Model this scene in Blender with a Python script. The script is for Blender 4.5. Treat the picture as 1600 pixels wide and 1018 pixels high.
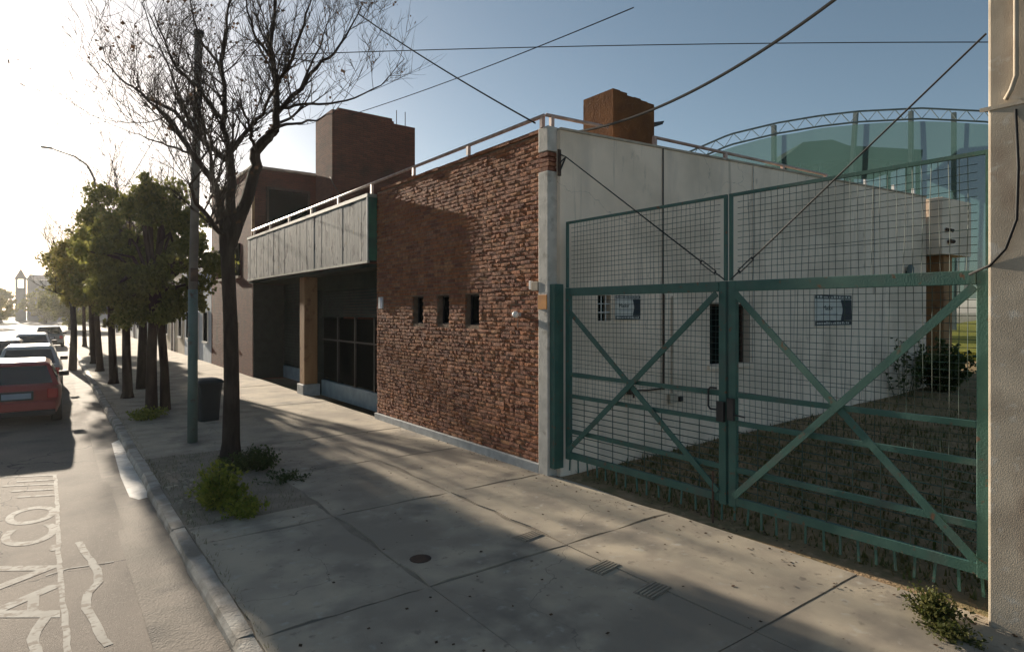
import bpy, bmesh, math, random
from mathutils import Vector, Matrix
R = math.radians
rnd = random.Random(7)
for o in list(bpy.data.objects): bpy.data.objects.remove(o)
scene = bpy.context.scene
COL = scene.collection

# ------------------------------------------------------------------ camera, sky, sun, exposure
CAM_H = 2.5
cam_d = bpy.data.cameras.new('camera'); cam = bpy.data.objects.new('camera', cam_d); COL.objects.link(cam)
cam.location = (0, 0, CAM_H)
cam.rotation_euler = (R(90), 0, -math.atan2(0.6, 0.8))
cam_d.sensor_width = 36; cam_d.lens = 21.6
cam_d.shift_y = -0.015
cam_d.clip_end = 3000; cam_d.clip_start = 0.05
scene.camera = cam

SUN_EL, SUN_AZ = 14.0, -3.2          # degrees; azimuth from +Y (the street), negative = to the left of it
w = bpy.data.worlds.new('World'); scene.world = w; w.use_nodes = True
nt = w.node_tree; nt.nodes.clear()
sky = nt.nodes.new('ShaderNodeTexSky'); sky.sky_type = 'NISHITA'; sky.sun_disc = False
sky.sun_elevation = R(SUN_EL); sky.sun_rotation = R(SUN_AZ)
sky.air_density = 0.8; sky.dust_density = 0.8; sky.ozone_density = 1.4
bg = nt.nodes.new('ShaderNodeBackground'); bg.inputs[1].default_value = 0.05  # lowest of the daylight range
wo = nt.nodes.new('ShaderNodeOutputWorld')
hs = nt.nodes.new('ShaderNodeHueSaturation'); hs.inputs['Saturation'].default_value = .86; hs.inputs['Hue'].default_value = .485
nt.links.new(sky.outputs[0], hs.inputs['Color']); nt.links.new(hs.outputs[0], bg.inputs[0]); nt.links.new(bg.outputs[0], wo.inputs[0])
sd = bpy.data.lights.new('sun', 'SUN'); so = bpy.data.objects.new('sun', sd); COL.objects.link(so)
sd.energy = 5.0; sd.angle = R(0.6); sd.color = (1.0, 0.87, 0.70)
sv = Vector((math.sin(R(SUN_AZ)) * math.cos(R(SUN_EL)), math.cos(R(SUN_AZ)) * math.cos(R(SUN_EL)), math.sin(R(SUN_EL))))
so.rotation_euler = sv.to_track_quat('Z', 'Y').to_euler()
so.location = sv * 60
scene.view_settings.view_transform = 'Standard'; scene.view_settings.look = 'None'
scene.view_settings.exposure = 1.2; scene.view_settings.gamma = 1.0
scene.view_settings.use_curve_mapping = False
scene.cycles.max_bounces = 6; scene.cycles.transparent_max_bounces = 12
scene.cycles.use_denoising = True

# ------------------------------------------------------------------ helpers
F = 960.0
def P(u, v, X):                                   # survey: a point on the plane X = const
    t = (u - 800) / F; d = X / (.6 + .8 * t); r = t * d
    return Vector((X, .8 * d - .6 * r, CAM_H + (485 - v) / F * d))
def PD(u, v, d):                                  # a point at depth d
    r = (u - 800) / F * d
    return Vector((.6 * d + .8 * r, .8 * d - .6 * r, CAM_H + (485 - v) / F * d))
FX = 6.05                                         # plane of the brick front
WA = R(4.0); W0 = Vector((6.06, 7.03, 0)); WD = Vector((math.cos(WA), -math.sin(WA), 0)); WN = Vector((-math.sin(WA), -math.cos(WA), 0))
def PW(u, v):                                     # a point on the white side wall: (distance along, height)
    t = (u - 800) / F
    a0 = .8 * W0.x - .6 * W0.y; a1 = .8 * WD.x - .6 * WD.y
    b0 = .6 * W0.x + .8 * W0.y; b1 = .6 * WD.x + .8 * WD.y
    s = (t * b0 - a0) / (a1 - t * b1); d = b0 + b1 * s
    return s, CAM_H + (485 - v) / F * d
def yard_z(x, y): return max(0.0, min(.9, (x - 6.6) * .05))

class MB:
    def __init__(s): s.v = []; s.f = []
    def add(s, vs, fs):
        b = len(s.v); s.v += [tuple(p) for p in vs]; s.f += [tuple(i + b for i in f) for f in fs]; return s
    def box(s, x0, x1, y0, y1, z0, z1):
        return s.add([(x0,y0,z0),(x1,y0,z0),(x1,y1,z0),(x0,y1,z0),(x0,y0,z1),(x1,y0,z1),(x1,y1,z1),(x0,y1,z1)],
                     [(0,3,2,1),(4,5,6,7),(0,1,5,4),(1,2,6,5),(2,3,7,6),(3,0,4,7)])
    def bar(s, a, b, wd, ht, up=(0,0,1)):           # a box from a to b, wd sideways, ht along up
        a = Vector(a); b = Vector(b); d = (b - a).normalized(); up = Vector(up)
        sx = d.cross(up)
        if sx.length < 1e-4: sx = d.cross(Vector((1,0,0)))
        sx.normalize(); uz = sx.cross(d).normalized()
        sx *= wd / 2; uz *= ht / 2
        return s.add([a-sx-uz, a+sx-uz, a+sx+uz, a-sx+uz, b-sx-uz, b+sx-uz, b+sx+uz, b-sx+uz],
                     [(0,1,2,3),(7,6,5,4),(0,4,5,1),(1,5,6,2),(2,6,7,3),(3,7,4,0)])
    def tube(s, pts, rad, n=6, cap=True):
        pts = [Vector(p) for p in pts]
        if not hasattr(rad, '__len__'): rad = [rad] * len(pts)
        base = len(s.v); ref = None
        for i, p in enumerate(pts):
            d = (pts[min(i+1, len(pts)-1)] - pts[max(i-1, 0)])
            d = d.normalized() if d.length > 1e-9 else Vector((0,0,1))
            if ref is None:
                ref = Vector((1,0,0)) if abs(d.x) < .8 else Vector((0,1,0))
            e1 = (ref - d * ref.dot(d)).normalized(); ref = e1; e2 = d.cross(e1)
            for k in range(n):
                a = 2 * math.pi * k / n
                s.v.append(tuple(p + (e1 * math.cos(a) + e2 * math.sin(a)) * rad[i]))
        for i in range(len(pts) - 1):
            for k in range(n):
                k2 = (k + 1) % n; a = base + i * n
                s.f.append((a + k, a + k2, a + n + k2, a + n + k))
        if cap:
            s.f.append(tuple(base + k for k in reversed(range(n))))
            s.f.append(tuple(base + (len(pts)-1) * n + k for k in range(n)))
        return s
    def lathe(s, prof, n=16, c=(0,0,0)):
        base = len(s.v)
        for r, z in prof:
            for k in range(n):
                a = 2 * math.pi * k / n
                s.v.append((c[0] + r * math.cos(a), c[1] + r * math.sin(a), c[2] + z))
        for i in range(len(prof) - 1):
            for k in range(n):
                k2 = (k+1) % n; a = base + i*n
                s.f.append((a+k, a+k2, a+n+k2, a+n+k))
        s.f.append(tuple(base + k for k in reversed(range(n)))); s.f.append(tuple(base + (len(prof)-1)*n + k for k in range(n)))
        return s
    def prism(s, poly, z0, z1):
        n = len(poly)
        return s.add([(x,y,z0) for x,y in poly] + [(x,y,z1) for x,y in poly],
                     [tuple(reversed(range(n))), tuple(range(n, 2*n))] + [(i, (i+1)%n, (i+1)%n+n, i+n) for i in range(n)])
    def mesh(s, name, mat, smooth=False):
        m = bpy.data.meshes.new(name); m.from_pydata(s.v, [], s.f)
        if mat: m.materials.append(mat)
        if smooth: m.polygons.foreach_set('use_smooth', [True] * len(m.polygons))
        m.update(); return m
    def build(s, name, mat, parent=None, smooth=False, bevel=0):
        return link(name, s.mesh(name, mat, smooth), parent, bevel)
def link(name, me, parent=None, bevel=0):
    o = bpy.data.objects.new(name, me); COL.objects.link(o)
    if parent: o.parent = parent
    if bevel:
        b = o.modifiers.new('bevel', 'BEVEL'); b.width = bevel; b.segments = 2; b.limit_method = 'ANGLE'
    return o
def tag(o, label=None, cat=None, group=None, kind=None):
    if label: o['label'] = label
    if cat: o['category'] = cat
    if group: o['group'] = group
    if kind: o['kind'] = kind
    return o
def empty(name, loc=(0,0,0), rz=0):
    o = bpy.data.objects.new(name, None); COL.objects.link(o); o.location = loc; o.rotation_euler = (0,0,rz); o.empty_display_size = .2
    return o
def box(name, mat, parent, *a, bevel=0): return MB().box(*a).build(name, mat, parent, bevel=bevel)

# ------------------------------------------------------------------ materials
def mat(name, col, rough=.8, col2=None, scale=4, spec=.3, bump=0, bscale=40, metal=0, detail=6, sharp=(.35,.65), stretch=None, rnd_amt=0, island=False):
    m = bpy.data.materials.new(name); m.use_nodes = True; n = m.node_tree.nodes; l = m.node_tree.links
    b = n['Principled BSDF']; b.inputs['Roughness'].default_value = rough; b.inputs['Metallic'].default_value = metal
    b.inputs['Specular IOR Level'].default_value = spec
    b.inputs['Base Color'].default_value = (*col, 1)
    tc = n.new('ShaderNodeNewGeometry') if not island else n.new('ShaderNodeTexCoord')
    src = tc.outputs['Position'] if not island else tc.outputs['Object']
    if stretch:
        mp = n.new('ShaderNodeMapping'); mp.inputs['Scale'].default_value = stretch
        l.new(src, mp.inputs[0]); src = mp.outputs[0]
    out = None
    if col2:
        t = n.new('ShaderNodeTexNoise'); t.inputs['Scale'].default_value = scale; t.inputs['Detail'].default_value = detail
        l.new(src, t.inputs['Vector'])
        r = n.new('ShaderNodeMapRange'); r.inputs[1].default_value = sharp[0]; r.inputs[2].default_value = sharp[1]
        l.new(t.outputs[0], r.inputs[0])
        mx = n.new('ShaderNodeMix'); mx.data_type = 'RGBA'; mx.inputs[6].default_value = (*col,1); mx.inputs[7].default_value = (*col2,1)
        l.new(r.outputs[0], mx.inputs[0]); l.new(mx.outputs[2], b.inputs['Base Color']); out = mx.outputs[2]
    if bump:
        t2 = n.new('ShaderNodeTexNoise'); t2.inputs['Scale'].default_value = bscale; t2.inputs['Detail'].default_value = 5
        l.new(src, t2.inputs['Vector'])
        bp = n.new('ShaderNodeBump'); bp.inputs['Strength'].default_value = bump; bp.inputs['Distance'].default_value = .02
        l.new(t2.outputs[0], bp.inputs['Height']); l.new(bp.outputs[0], b.inputs['Normal'])
    m['out'] = 0
    return m
def layer(m, col, scale, lo, hi, stretch=None, detail=8, typ='noise', rough=None):
    """one more stain over what the base colour already is"""
    n = m.node_tree.nodes; l = m.node_tree.links; b = n['Principled BSDF']
    g = n.new('ShaderNodeNewGeometry'); src = g.outputs['Position']
    if stretch:
        mp = n.new('ShaderNodeMapping'); mp.inputs['Scale'].default_value = stretch; l.new(src, mp.inputs[0]); src = mp.outputs[0]
    if typ == 'noise':
        t = n.new('ShaderNodeTexNoise'); t.inputs['Scale'].default_value = scale; t.inputs['Detail'].default_value = detail
        l.new(src, t.inputs['Vector']); fac = t.outputs[0]
    else:                                            # cracks: distance to the edges of warped cells
        wn = n.new('ShaderNodeTexNoise'); wn.inputs['Scale'].default_value = 1.7; wn.inputs['Detail'].default_value = 6; l.new(src, wn.inputs['Vector'])
        ad = n.new('ShaderNodeVectorMath'); ad.operation = 'MULTIPLY_ADD'; ad.inputs[1].default_value = (.7,.7,.7)
        l.new(wn.outputs[1], ad.inputs[0]); l.new(src, ad.inputs[2])
        t = n.new('ShaderNodeTexVoronoi'); t.feature = 'DISTANCE_TO_EDGE'; t.inputs['Scale'].default_value = scale
        l.new(ad.outputs[0], t.inputs['Vector']); fac = t.outputs['Distance']
    r = n.new('ShaderNodeMapRange'); r.inputs[1].default_value = lo; r.inputs[2].default_value = hi
    l.new(fac, r.inputs[0])
    mx = n.new('ShaderNodeMix'); mx.data_type = 'RGBA'; mx.inputs[7].default_value = (*col,1)
    bc = b.inputs['Base Color']
    if bc.is_linked: l.new(bc.links[0].from_socket, mx.inputs[6])
    else: mx.inputs[6].default_value = bc.default_value
    l.new(r.outputs[0], mx.inputs[0]); l.new(mx.outputs[2], bc)
    if rough is not None:
        rr = n.new('ShaderNodeMapRange'); rr.inputs[3].default_value = b.inputs['Roughness'].default_value; rr.inputs[4].default_value = rough
        l.new(r.outputs[0], rr.inputs[0]); l.new(rr.outputs[0], b.inputs['Roughness'])
    return m
def rand_tint(m, cols):
    """a colour per piece: object random plus island random through a ramp"""
    n = m.node_tree.nodes; l = m.node_tree.links; b = n['Principled BSDF']
    oi = n.new('ShaderNodeObjectInfo'); g = n.new('ShaderNodeNewGeometry')
    a = n.new('ShaderNodeMath'); a.operation = 'ADD'; l.new(oi.outputs['Random'], a.inputs[0]); l.new(g.outputs['Random Per Island'], a.inputs[1])
    fr = n.new('ShaderNodeMath'); fr.operation = 'FRACT'; l.new(a.outputs[0], fr.inputs[0])
    cr = n.new('ShaderNodeValToRGB'); cr.color_ramp.interpolation = 'LINEAR'
    e = cr.color_ramp.elements
    while len(e) < len(cols): e.new(.5)
    for i, c in enumerate(cols): e[i].position = i / (len(cols)-1); e[i].color = (*c, 1)
    l.new(fr.outputs[0], cr.inputs[0])
    bc = b.inputs['Base Color']
    if bc.is_linked:
        mx = n.new('ShaderNodeMix'); mx.data_type = 'RGBA'; mx.blend_type = 'MULTIPLY'; mx.inputs[0].default_value = 1
        l.new(bc.links[0].from_socket, mx.inputs[6]); l.new(cr.outputs[0], mx.inputs[7]); l.new(mx.outputs[2], bc)
    else: l.new(cr.outputs[0], bc)
    return m
def leafmat(name, c1, c2, trans=.45):
    m = bpy.data.materials.new(name); m.use_nodes = True; n = m.node_tree.nodes; l = m.node_tree.links; n.clear()
    g = n.new('ShaderNodeNewGeometry'); mx = n.new('ShaderNodeMix'); mx.data_type = 'RGBA'
    mx.inputs[6].default_value = (*c1,1); mx.inputs[7].default_value = (*c2,1); l.new(g.outputs['Random Per Island'], mx.inputs[0])
    d = n.new('ShaderNodeBsdfPrincipled'); d.inputs['Roughness'].default_value = .55; d.inputs['Specular IOR Level'].default_value = .25
    t = n.new('ShaderNodeBsdfTranslucent'); ms = n.new('ShaderNodeMixShader'); ms.inputs[0].default_value = trans; o = n.new('ShaderNodeOutputMaterial')
    l.new(mx.outputs[2], d.inputs['Base Color']); l.new(mx.outputs[2], t.inputs['Color'])
    l.new(d.outputs[0], ms.inputs[1]); l.new(t.outputs[0], ms.inputs[2]); l.new(ms.outputs[0], o.inputs[0])
    return m
M = {}
M['brick'] = mat('brick', (1,1,1), .9, (.62,.6,.6), 14, .15, .8, 55, island=False)
rand_tint(M['brick'], [(.35,.13,.062), (.42,.17,.08), (.29,.115,.072), (.46,.22,.11), (.25,.10,.068), (.40,.19,.12), (.37,.15,.072), (.21,.09,.065)])
M['mortar'] = mat('mortar', (.17,.115,.08), .95, (.25,.18,.13), 9, .1, .6, 60)
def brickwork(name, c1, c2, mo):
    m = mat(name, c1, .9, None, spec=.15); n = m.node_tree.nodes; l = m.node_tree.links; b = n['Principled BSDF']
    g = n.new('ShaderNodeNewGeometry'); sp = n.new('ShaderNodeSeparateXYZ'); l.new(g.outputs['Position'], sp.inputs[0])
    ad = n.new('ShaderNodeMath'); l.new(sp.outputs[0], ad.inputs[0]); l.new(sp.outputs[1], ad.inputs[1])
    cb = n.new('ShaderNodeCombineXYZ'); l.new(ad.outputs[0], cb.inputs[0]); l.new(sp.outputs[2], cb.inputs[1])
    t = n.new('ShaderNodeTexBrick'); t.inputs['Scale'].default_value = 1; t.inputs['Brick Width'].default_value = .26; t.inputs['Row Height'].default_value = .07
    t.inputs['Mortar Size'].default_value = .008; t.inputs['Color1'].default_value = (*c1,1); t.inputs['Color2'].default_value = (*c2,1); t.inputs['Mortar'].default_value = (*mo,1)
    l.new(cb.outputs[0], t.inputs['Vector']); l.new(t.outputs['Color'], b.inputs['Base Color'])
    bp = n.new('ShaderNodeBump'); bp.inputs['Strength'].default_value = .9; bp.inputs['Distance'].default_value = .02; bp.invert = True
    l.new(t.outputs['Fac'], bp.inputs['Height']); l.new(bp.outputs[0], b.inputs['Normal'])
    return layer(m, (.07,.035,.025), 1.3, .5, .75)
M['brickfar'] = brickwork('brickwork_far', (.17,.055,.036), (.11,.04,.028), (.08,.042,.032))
M['chimney'] = mat('chimney_render', (.18,.082,.034), .9, (.12,.056,.028), 3, .1, .5, 30)
layer(M['chimney'], (.12,.06,.03), 2.5, .52, .7)
M['plaster'] = mat('white_plaster', (.94,.78,.63), .9, (.86,.71,.57), 1.3, .15, .25, 30)
layer(M['plaster'], (.58,.49,.41), 2.2, .56, .85, (1,1,.22)); layer(M['plaster'], (.45,.38,.32), 5, .66, .8, (1.2,1.2,.5))
layer(M['plaster'], (.50,.42,.34), 6, .60, .74, (1.5,1.5,.10)); layer(M['plaster'], (.70,.58,.46), .7, .45, .6); layer(M['plaster'], (.5,.42,.34), .35, .0016, .0002, typ='crack')
M['pilaster'] = mat('pilaster_paint', (.60,.57,.52), .8, (.46,.44,.40), 6, .2, .3, 40); layer(M['pilaster'], (.25,.22,.18), 4, .6, .75)
M['concrete'] = mat('pavement_concrete', (.48,.415,.32), .9, (.37,.32,.255), 2.2, .2, .22, 110)
layer(M['concrete'], (.20,.18,.155), 1.1, .52, .72); layer(M['concrete'], (.47,.44,.38), 7, .6, .75)
layer(M['concrete'], (.22,.195,.165), .30, .0018, .0002, typ='crack'); layer(M['concrete'], (.25,.215,.175), 9, .62, .72); layer(M['concrete'], (.30,.26,.21), .5, .5, .62)
M['kerb'] = mat('kerb_stone', (.42,.40,.36), .8, (.28,.26,.23), 5, .3, .5, 40); layer(M['kerb'], (.50,.47,.42), 3, .56, .70); layer(M['kerb'], (.2,.18,.15), 2, .5, .65)
M['asphalt'] = mat('asphalt', (.225,.192,.162), .85, (.17,.146,.125), 1.2, .22, .5, 120)
layer(M['asphalt'], (.26,.23,.2), 40, .55, .7); layer(M['asphalt'], (.10,.088,.078), .8, .55, .75)
layer(M['asphalt'], (.045,.042,.04), .22, .003, .0005, typ='crack')
M['gutter'] = mat('gutter_concrete', (.25,.215,.18), .85, (.17,.15,.125), 1.5, .25, .5, 50); layer(M['gutter'], (.1,.09,.08), 2, .5, .7)
M['soil'] = mat('yard_soil', (.34,.235,.14), .95, (.20,.165,.085), 2.5, .1, 1, 25); layer(M['soil'], (.40,.28,.17), 9, .55, .7)
M['ground'] = mat('ground', (.16,.15,.12), .95, (.11,.12,.07), .4, .1)
M['paint'] = mat('road_paint', (.42,.41,.375), .85, (.32,.305,.275), 5, .2)
layer(M['paint'], (.20,.172,.145), 14, .50, .62)
M['gate'] = mat('gate_green_paint', (.034,.10,.082), .55, (.05,.125,.102), 5, .4, .15, 60); layer(M['gate'], (.13,.065,.035), 13, .62, .70); layer(M['gate'], (.06,.10,.085), 3, .55, .7)
M['gatewire'] = mat('gate_wire', (.02,.06,.05), .55, (.04,.05,.04), 8, .4)
M['post'] = mat('gate_post_sunlit_green', (.20,.30,.20), .6, (.32,.36,.25), 5, .35, .2, 50); layer(M['post'], (.16,.09,.05), 9, .64, .72)  # paler than the gate green: sunlight on the post put into its colour
M['column'] = mat('post_concrete', (.50,.43,.34), .9, (.38,.32,.25), 3, .2, .18, 120); layer(M['column'], (.27,.20,.15), 2.5, .55, .72, (1,1,.5)); layer(M['column'], (.5,.46,.4), 9, .6, .7)
M['rail'] = mat('railing_paint', (.50,.36,.31), .35, (.36,.22,.17), 8, .6, .1, 60)
M['sign'] = mat('weathered_sign_board', (.30,.305,.30), .85, (.21,.225,.225), 3, .25, .3, 40, stretch=(1,6,.5))
layer(M['sign'], (.42,.41,.385), 4, .52, .68, (1,5,.35)); layer(M['sign'], (.05,.055,.07), 3.4, .56, .60, (1,1.3,.6)); layer(M['sign'], (.10,.11,.115), 2.2, .5, .66, (1,7,.25)); layer(M['sign'], (.30,.25,.13), 5, .67, .7, (1,2,.8))
M['signtrim'] = mat('sign_trim', (.36,.37,.33), .6, (.25,.27,.22), 5)
M['signgreen'] = mat('sign_green_edge', (.03,.16,.10), .5, (.02,.10,.07), 5)
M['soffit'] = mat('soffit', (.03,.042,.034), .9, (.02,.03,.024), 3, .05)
M['brown'] = mat('column_brown', (.36,.21,.10), .75, (.28,.15,.075), 3, .2, .3, 40, stretch=(1,1,.3)); layer(M['brown'], (.16,.08,.045), 4, .6, .75)
M['pale'] = mat('pale_grey_stone', (.42,.44,.45), .7, (.3,.32,.33), 5, .3, .2, 40)
M['bluegrey'] = mat('blue_tiles', (.22,.31,.36), .5, (.16,.23,.28), 4, .4)
M['shutter'] = mat('shutter_dark', (.022,.036,.034), .6, (.015,.024,.024), 4, .05)
M['dark'] = mat('dark_interior', (.012,.013,.014), .9)
def glass(name, col, rough=.06):
    m = mat(name, col, rough, None, spec=.9); return m
    
M['glass'] = mat('shop_glass', (.005,.007,.007), .5, None, spec=0); M['carglass'] = glass('car_glass', (.02,.025,.028), .04)
M['black'] = mat('black_metal', (.02,.02,.022), .5, None, spec=.4)
M['wire'] = mat('cable_black', (.018,.018,.018), .7)
M['wiregrey'] = mat('cable_grey', (.10,.09,.08), .7)
M['poleg'] = mat('pole_green_paint', (.095,.145,.125), .65, (.13,.175,.155), 4, .35, .2, 40); layer(M['poleg'], (.10,.07,.05), 7, .6, .7)
M['polew'] = mat('pole_weathered', (.12,.115,.11), .8, (.18,.17,.15), 4)
M['bark'] = mat('bark', (.060,.045,.036), .95, (.035,.027,.022), 12, .1, 1, 30, stretch=(1,1,.25))
M['bark2'] = mat('bark_brown', (.085,.055,.04), .95, (.05,.034,.026), 10, .1, 1, 30, stretch=(1,1,.25))
M['twig'] = mat('twig', (.055,.042,.035), .9)
M['deadleaf'] = leafmat('dry_leaf', (.10,.055,.03), (.05,.032,.02), .3)
M['leaf'] = leafmat('tree_leaf', (.09,.105,.028), (.24,.23,.06), .62)
M['leaf2'] = leafmat('tree_leaf_olive', (.11,.11,.03), (.28,.24,.065), .62)
M['weed'] = leafmat('weed_leaf', (.13,.18,.025), (.30,.31,.05), .5)
M['weed2'] = leafmat('weed_leaf_dark', (.035,.06,.018), (.08,.105,.03), .4)
M['grass'] = leafmat('grass_blade', (.16,.15,.05), (.08,.10,.025), .4)
M['yardgrass'] = leafmat('yard_grass_blade', (.16,.12,.05), (.08,.11,.03), .3)
M['bin'] = mat('bin_plastic', (.022,.03,.032), .45, (.03,.04,.04), 5, .45)
M['water'] = mat('puddle_water', (.06,.055,.05), .08, None, spec=.6)
M['white'] = mat('white_plastic', (.75,.74,.72), .5, None)
M['orange'] = mat('orange_plate', (.60,.24,.03), .6, (.45,.17,.03), 9)
M['net'] = None
M['steel'] = mat('truss_steel', (.16,.20,.20), .6, (.11,.14,.14), 3, .4, metal=0)
M['rust'] = mat('rusty_steel', (.10,.06,.04), .8, (.05,.035,.03), 8)

# ------------------------------------------------------------------ the ground, road, kerb, pavement
g = MB().add([(-900,-300,-.30),(900,-300,-.30),(900,1500,-.30),(-900,1500,-.30)], [(0,1,2,3)]).build('ground', M['ground']); tag(g, kind='structure')
KX = 1.25                                          # back of the kerb
rv, rf = [], []
nx, ny = 26, 260
for j in range(ny + 1):
    y = -12 + (j / ny) ** 1.6 * 300
    for i in range(nx + 1):
        x = -11 + i / nx * (KX - .55 + 11)
        rv.append((x, y, -.095 - .0016 * (x + 5) ** 2 * .4 + .006 * math.sin(x * 1.3 + y * .7)))
for j in range(ny):
    for i in range(nx):
        a = j * (nx+1) + i; rf.append((a, a+1, a+nx+2, a+nx+1))
road = MB().add(rv, rf).build('road', M['asphalt'], smooth=True); tag(road, kind='structure')
def road_z(x, y): return -.095 - .0016 * (x + 5) ** 2 * .4 + .006 * math.sin(x * 1.3 + y * .7)
gu = MB().box(KX - .62, KX - .14, -12, 200, -.4, -.112).build('gutter', M['gutter']); tag(gu, kind='structure')
kerb = empty('kerb'); tag(kerb, kind='structure')
kb = []
for k in range(4):
    b = MB(); j = lambda a: rnd.uniform(-a, a)
    L = 1.0
    b.add([(-.14+j(.012),.006,-.4),(0,.006,-.4),(0,L-.006,-.4),(-.14+j(.012),L-.006,-.4),
           (-.15+j(.015),.006,-.045+j(.01)),(-.12+j(.02),.006,.0+j(.008)),(0,.006,.004),(0,L-.006,.004),(-.12+j(.02),L-.006,.0+j(.008)),(-.15+j(.015),L-.006,-.045+j(.01))],
          [(0,3,2,1),(0,4,9,3),(4,5,8,9),(5,6,7,8),(6,1,2,7),(0,1,6,5,4),(3,9,8,7,2)])
    kb.append(b.mesh('kerb_stone', M['kerb']))
for k in range(-3, 60):
    o = link('kerb_stone', kb[(k * 7 + k // 3) % 4], kerb); o.location = (KX + rnd.uniform(-.008,.008), k * 1.0, rnd.uniform(-.012,.004)); o.rotation_euler = (rnd.uniform(-.006,.006), 0, rnd.uniform(-.01,.01))
box('kerb_stone', M['kerb'], kerb, KX - .15, KX, 60, 200, -.4, 0)

M['joint'] = mat('joint_dirt', (.32,.275,.22), .95, (.22,.19,.15), 3, .1, .6, 40)
M['pitdirt'] = mat('pit_dirt', (.28,.235,.175), .95, (.18,.15,.105), 3, .1, 1, 30); layer(M['pitdirt'], (.10,.10,.045), 2.2, .55, .65)
pave = empty('pavement'); tag(pave, kind='structure')
MB().box(KX, FX + .06, -14, 200, -.45, -.010).build('pavement_bed', M['joint'], pave)
rows = [-4.2, -1.9, .35, 2.7, 4.9, 7.28] + [7.28 + 2.35 * i for i in range(1, 14)]
cols = [KX + .006, 2.75, 4.4, 6.12]
TREE_PIT = (1.75, 3.0, 10.1, 12.0)
def slab(x0, x1, y0, y1, rough=0.0, z=None):
    z = rnd.uniform(-.006, .006) if z is None else z
    pts = []
    def edge(a, b):
        n = 7
        for i in range(n):
            t = i / n; px = a[0] + (b[0]-a[0]) * t; py = a[1] + (b[1]-a[1]) * t
            dx, dy = (b[1]-a[1]), -(b[0]-a[0]); ln = math.hypot(dx, dy); q = rnd.uniform(0, .006 + rough) if i else .003
            pts.append((px - dx / ln * q, py - dy / ln * q))
    edge((x0,y0),(x1,y0)); edge((x1,y0),(x1,y1)); edge((x1,y1),(x0,y1)); edge((x0,y1),(x0,y0))
    o = MB().prism(pts, -.12, 0).build('slab', M['concrete'], pave); o.location.z = z
    return o
for j in range(len(rows) - 1):
    for i in range(3):
        x0, x1, y0, y1 = cols[i] , cols[i+1] - .007, rows[j], rows[j+1] - .007
        rg = .05 if abs(y1 - 7.28) < .1 or abs(y0 - 7.28) < .1 else 0
        if i == 0 and y0 < 11.5 and y1 > 7.5:          # the tree pit: earth is left open here
            if y1 - y0 > 1 and y0 > 7.2 and y0 < 9: slab(x0, x1, y0, 7.9, .03); continue
            continue
        slab(x0, x1, y0, y1, rg)
MB().box(KX + .006, 6.1, rows[-1], 200, -.12, 0).build('slab', M['concrete'], pave)
MB().box(KX + .006, 2.74, 7.9, 11.98, -.3, -.028).build('tree_pit_soil', M['pitdirt'], pave)

# broken concrete bits at the edge of the tree pit
def rubble(name, x, y, n, mt, r=.05, sx=.5, sy=.5, lab=None, cat='stone'):
    b = MB()
    for i in range(n):
        px, py = max(1.32, x + rnd.gauss(0, sx)), y + rnd.gauss(0, sy); s = rnd.uniform(.3, 1) * r
        vs = [(px + dx * s * rnd.uniform(.6,1.2), py + dy * s * rnd.uniform(.6,1.2), (-.03 if dz < 0 else s * rnd.uniform(.3,.8))) for dx in (-1,1) for dy in (-1,1) for dz in (-1,1)]
        b.add(vs, [(0,1,3,2),(4,6,7,5),(0,4,5,1),(2,3,7,6),(0,2,6,4),(1,5,7,3)])
    o = b.build(name, mt); tag(o, lab, cat, kind='stuff'); return o
rubble('rubble', 1.6, 9.2, 110, M['concrete'], .03, .22, 1.0, 'broken concrete crumbs along the tree pit edge', 'rubble')

# yard behind the gate
yv, yf = [], []
n1, n2 = 50, 40
for j in range(n2 + 1):
    y = -14 + j / n2 * 21.2
    for i in range(n1 + 1):
        x = 6.13 + (i / n1) ** 1.5 * 60
        yv.append((x, y, yard_z(x, y) + (.02 * math.sin(x * 2.1) * math.cos(y * 1.7) + .012 * math.sin(x * 5 + y * 4) if x > 6.4 else 0) - .02))
for j in range(n2):
    for i in range(n1):
        a = j * (n1+1) + i; yf.append((a, a+1, a+n1+2, a+n1+1))
yard = MB().add(yv, yf).build('yard_ground', M['soil'], smooth=True); tag(yard, kind='structure')
b = MB()
for i in range(14000):
    x = 6.4 + abs(rnd.gauss(0, 5)); y = rnd.uniform(-1, 7.0)
    if y > 7.0 - (x - 6) * .07: continue
    z = yard_z(x, y) - .02; h = rnd.uniform(.03, .13); a = rnd.uniform(0, 6.28); lx, ly = math.cos(a), math.sin(a); t = rnd.uniform(.0, .9) * h; wd = rnd.uniform(.006,.016)
    b.add([(x - ly*wd, y + lx*wd, z), (x + ly*wd, y - lx*wd, z), (x + lx*t, y + ly*t, z + h)], [(0,1,2)])
yg = b.build('yard_grass', M['yardgrass']); tag(yg, 'sparse brown and green grass on the yard soil', 'grass', kind='stuff')

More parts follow.
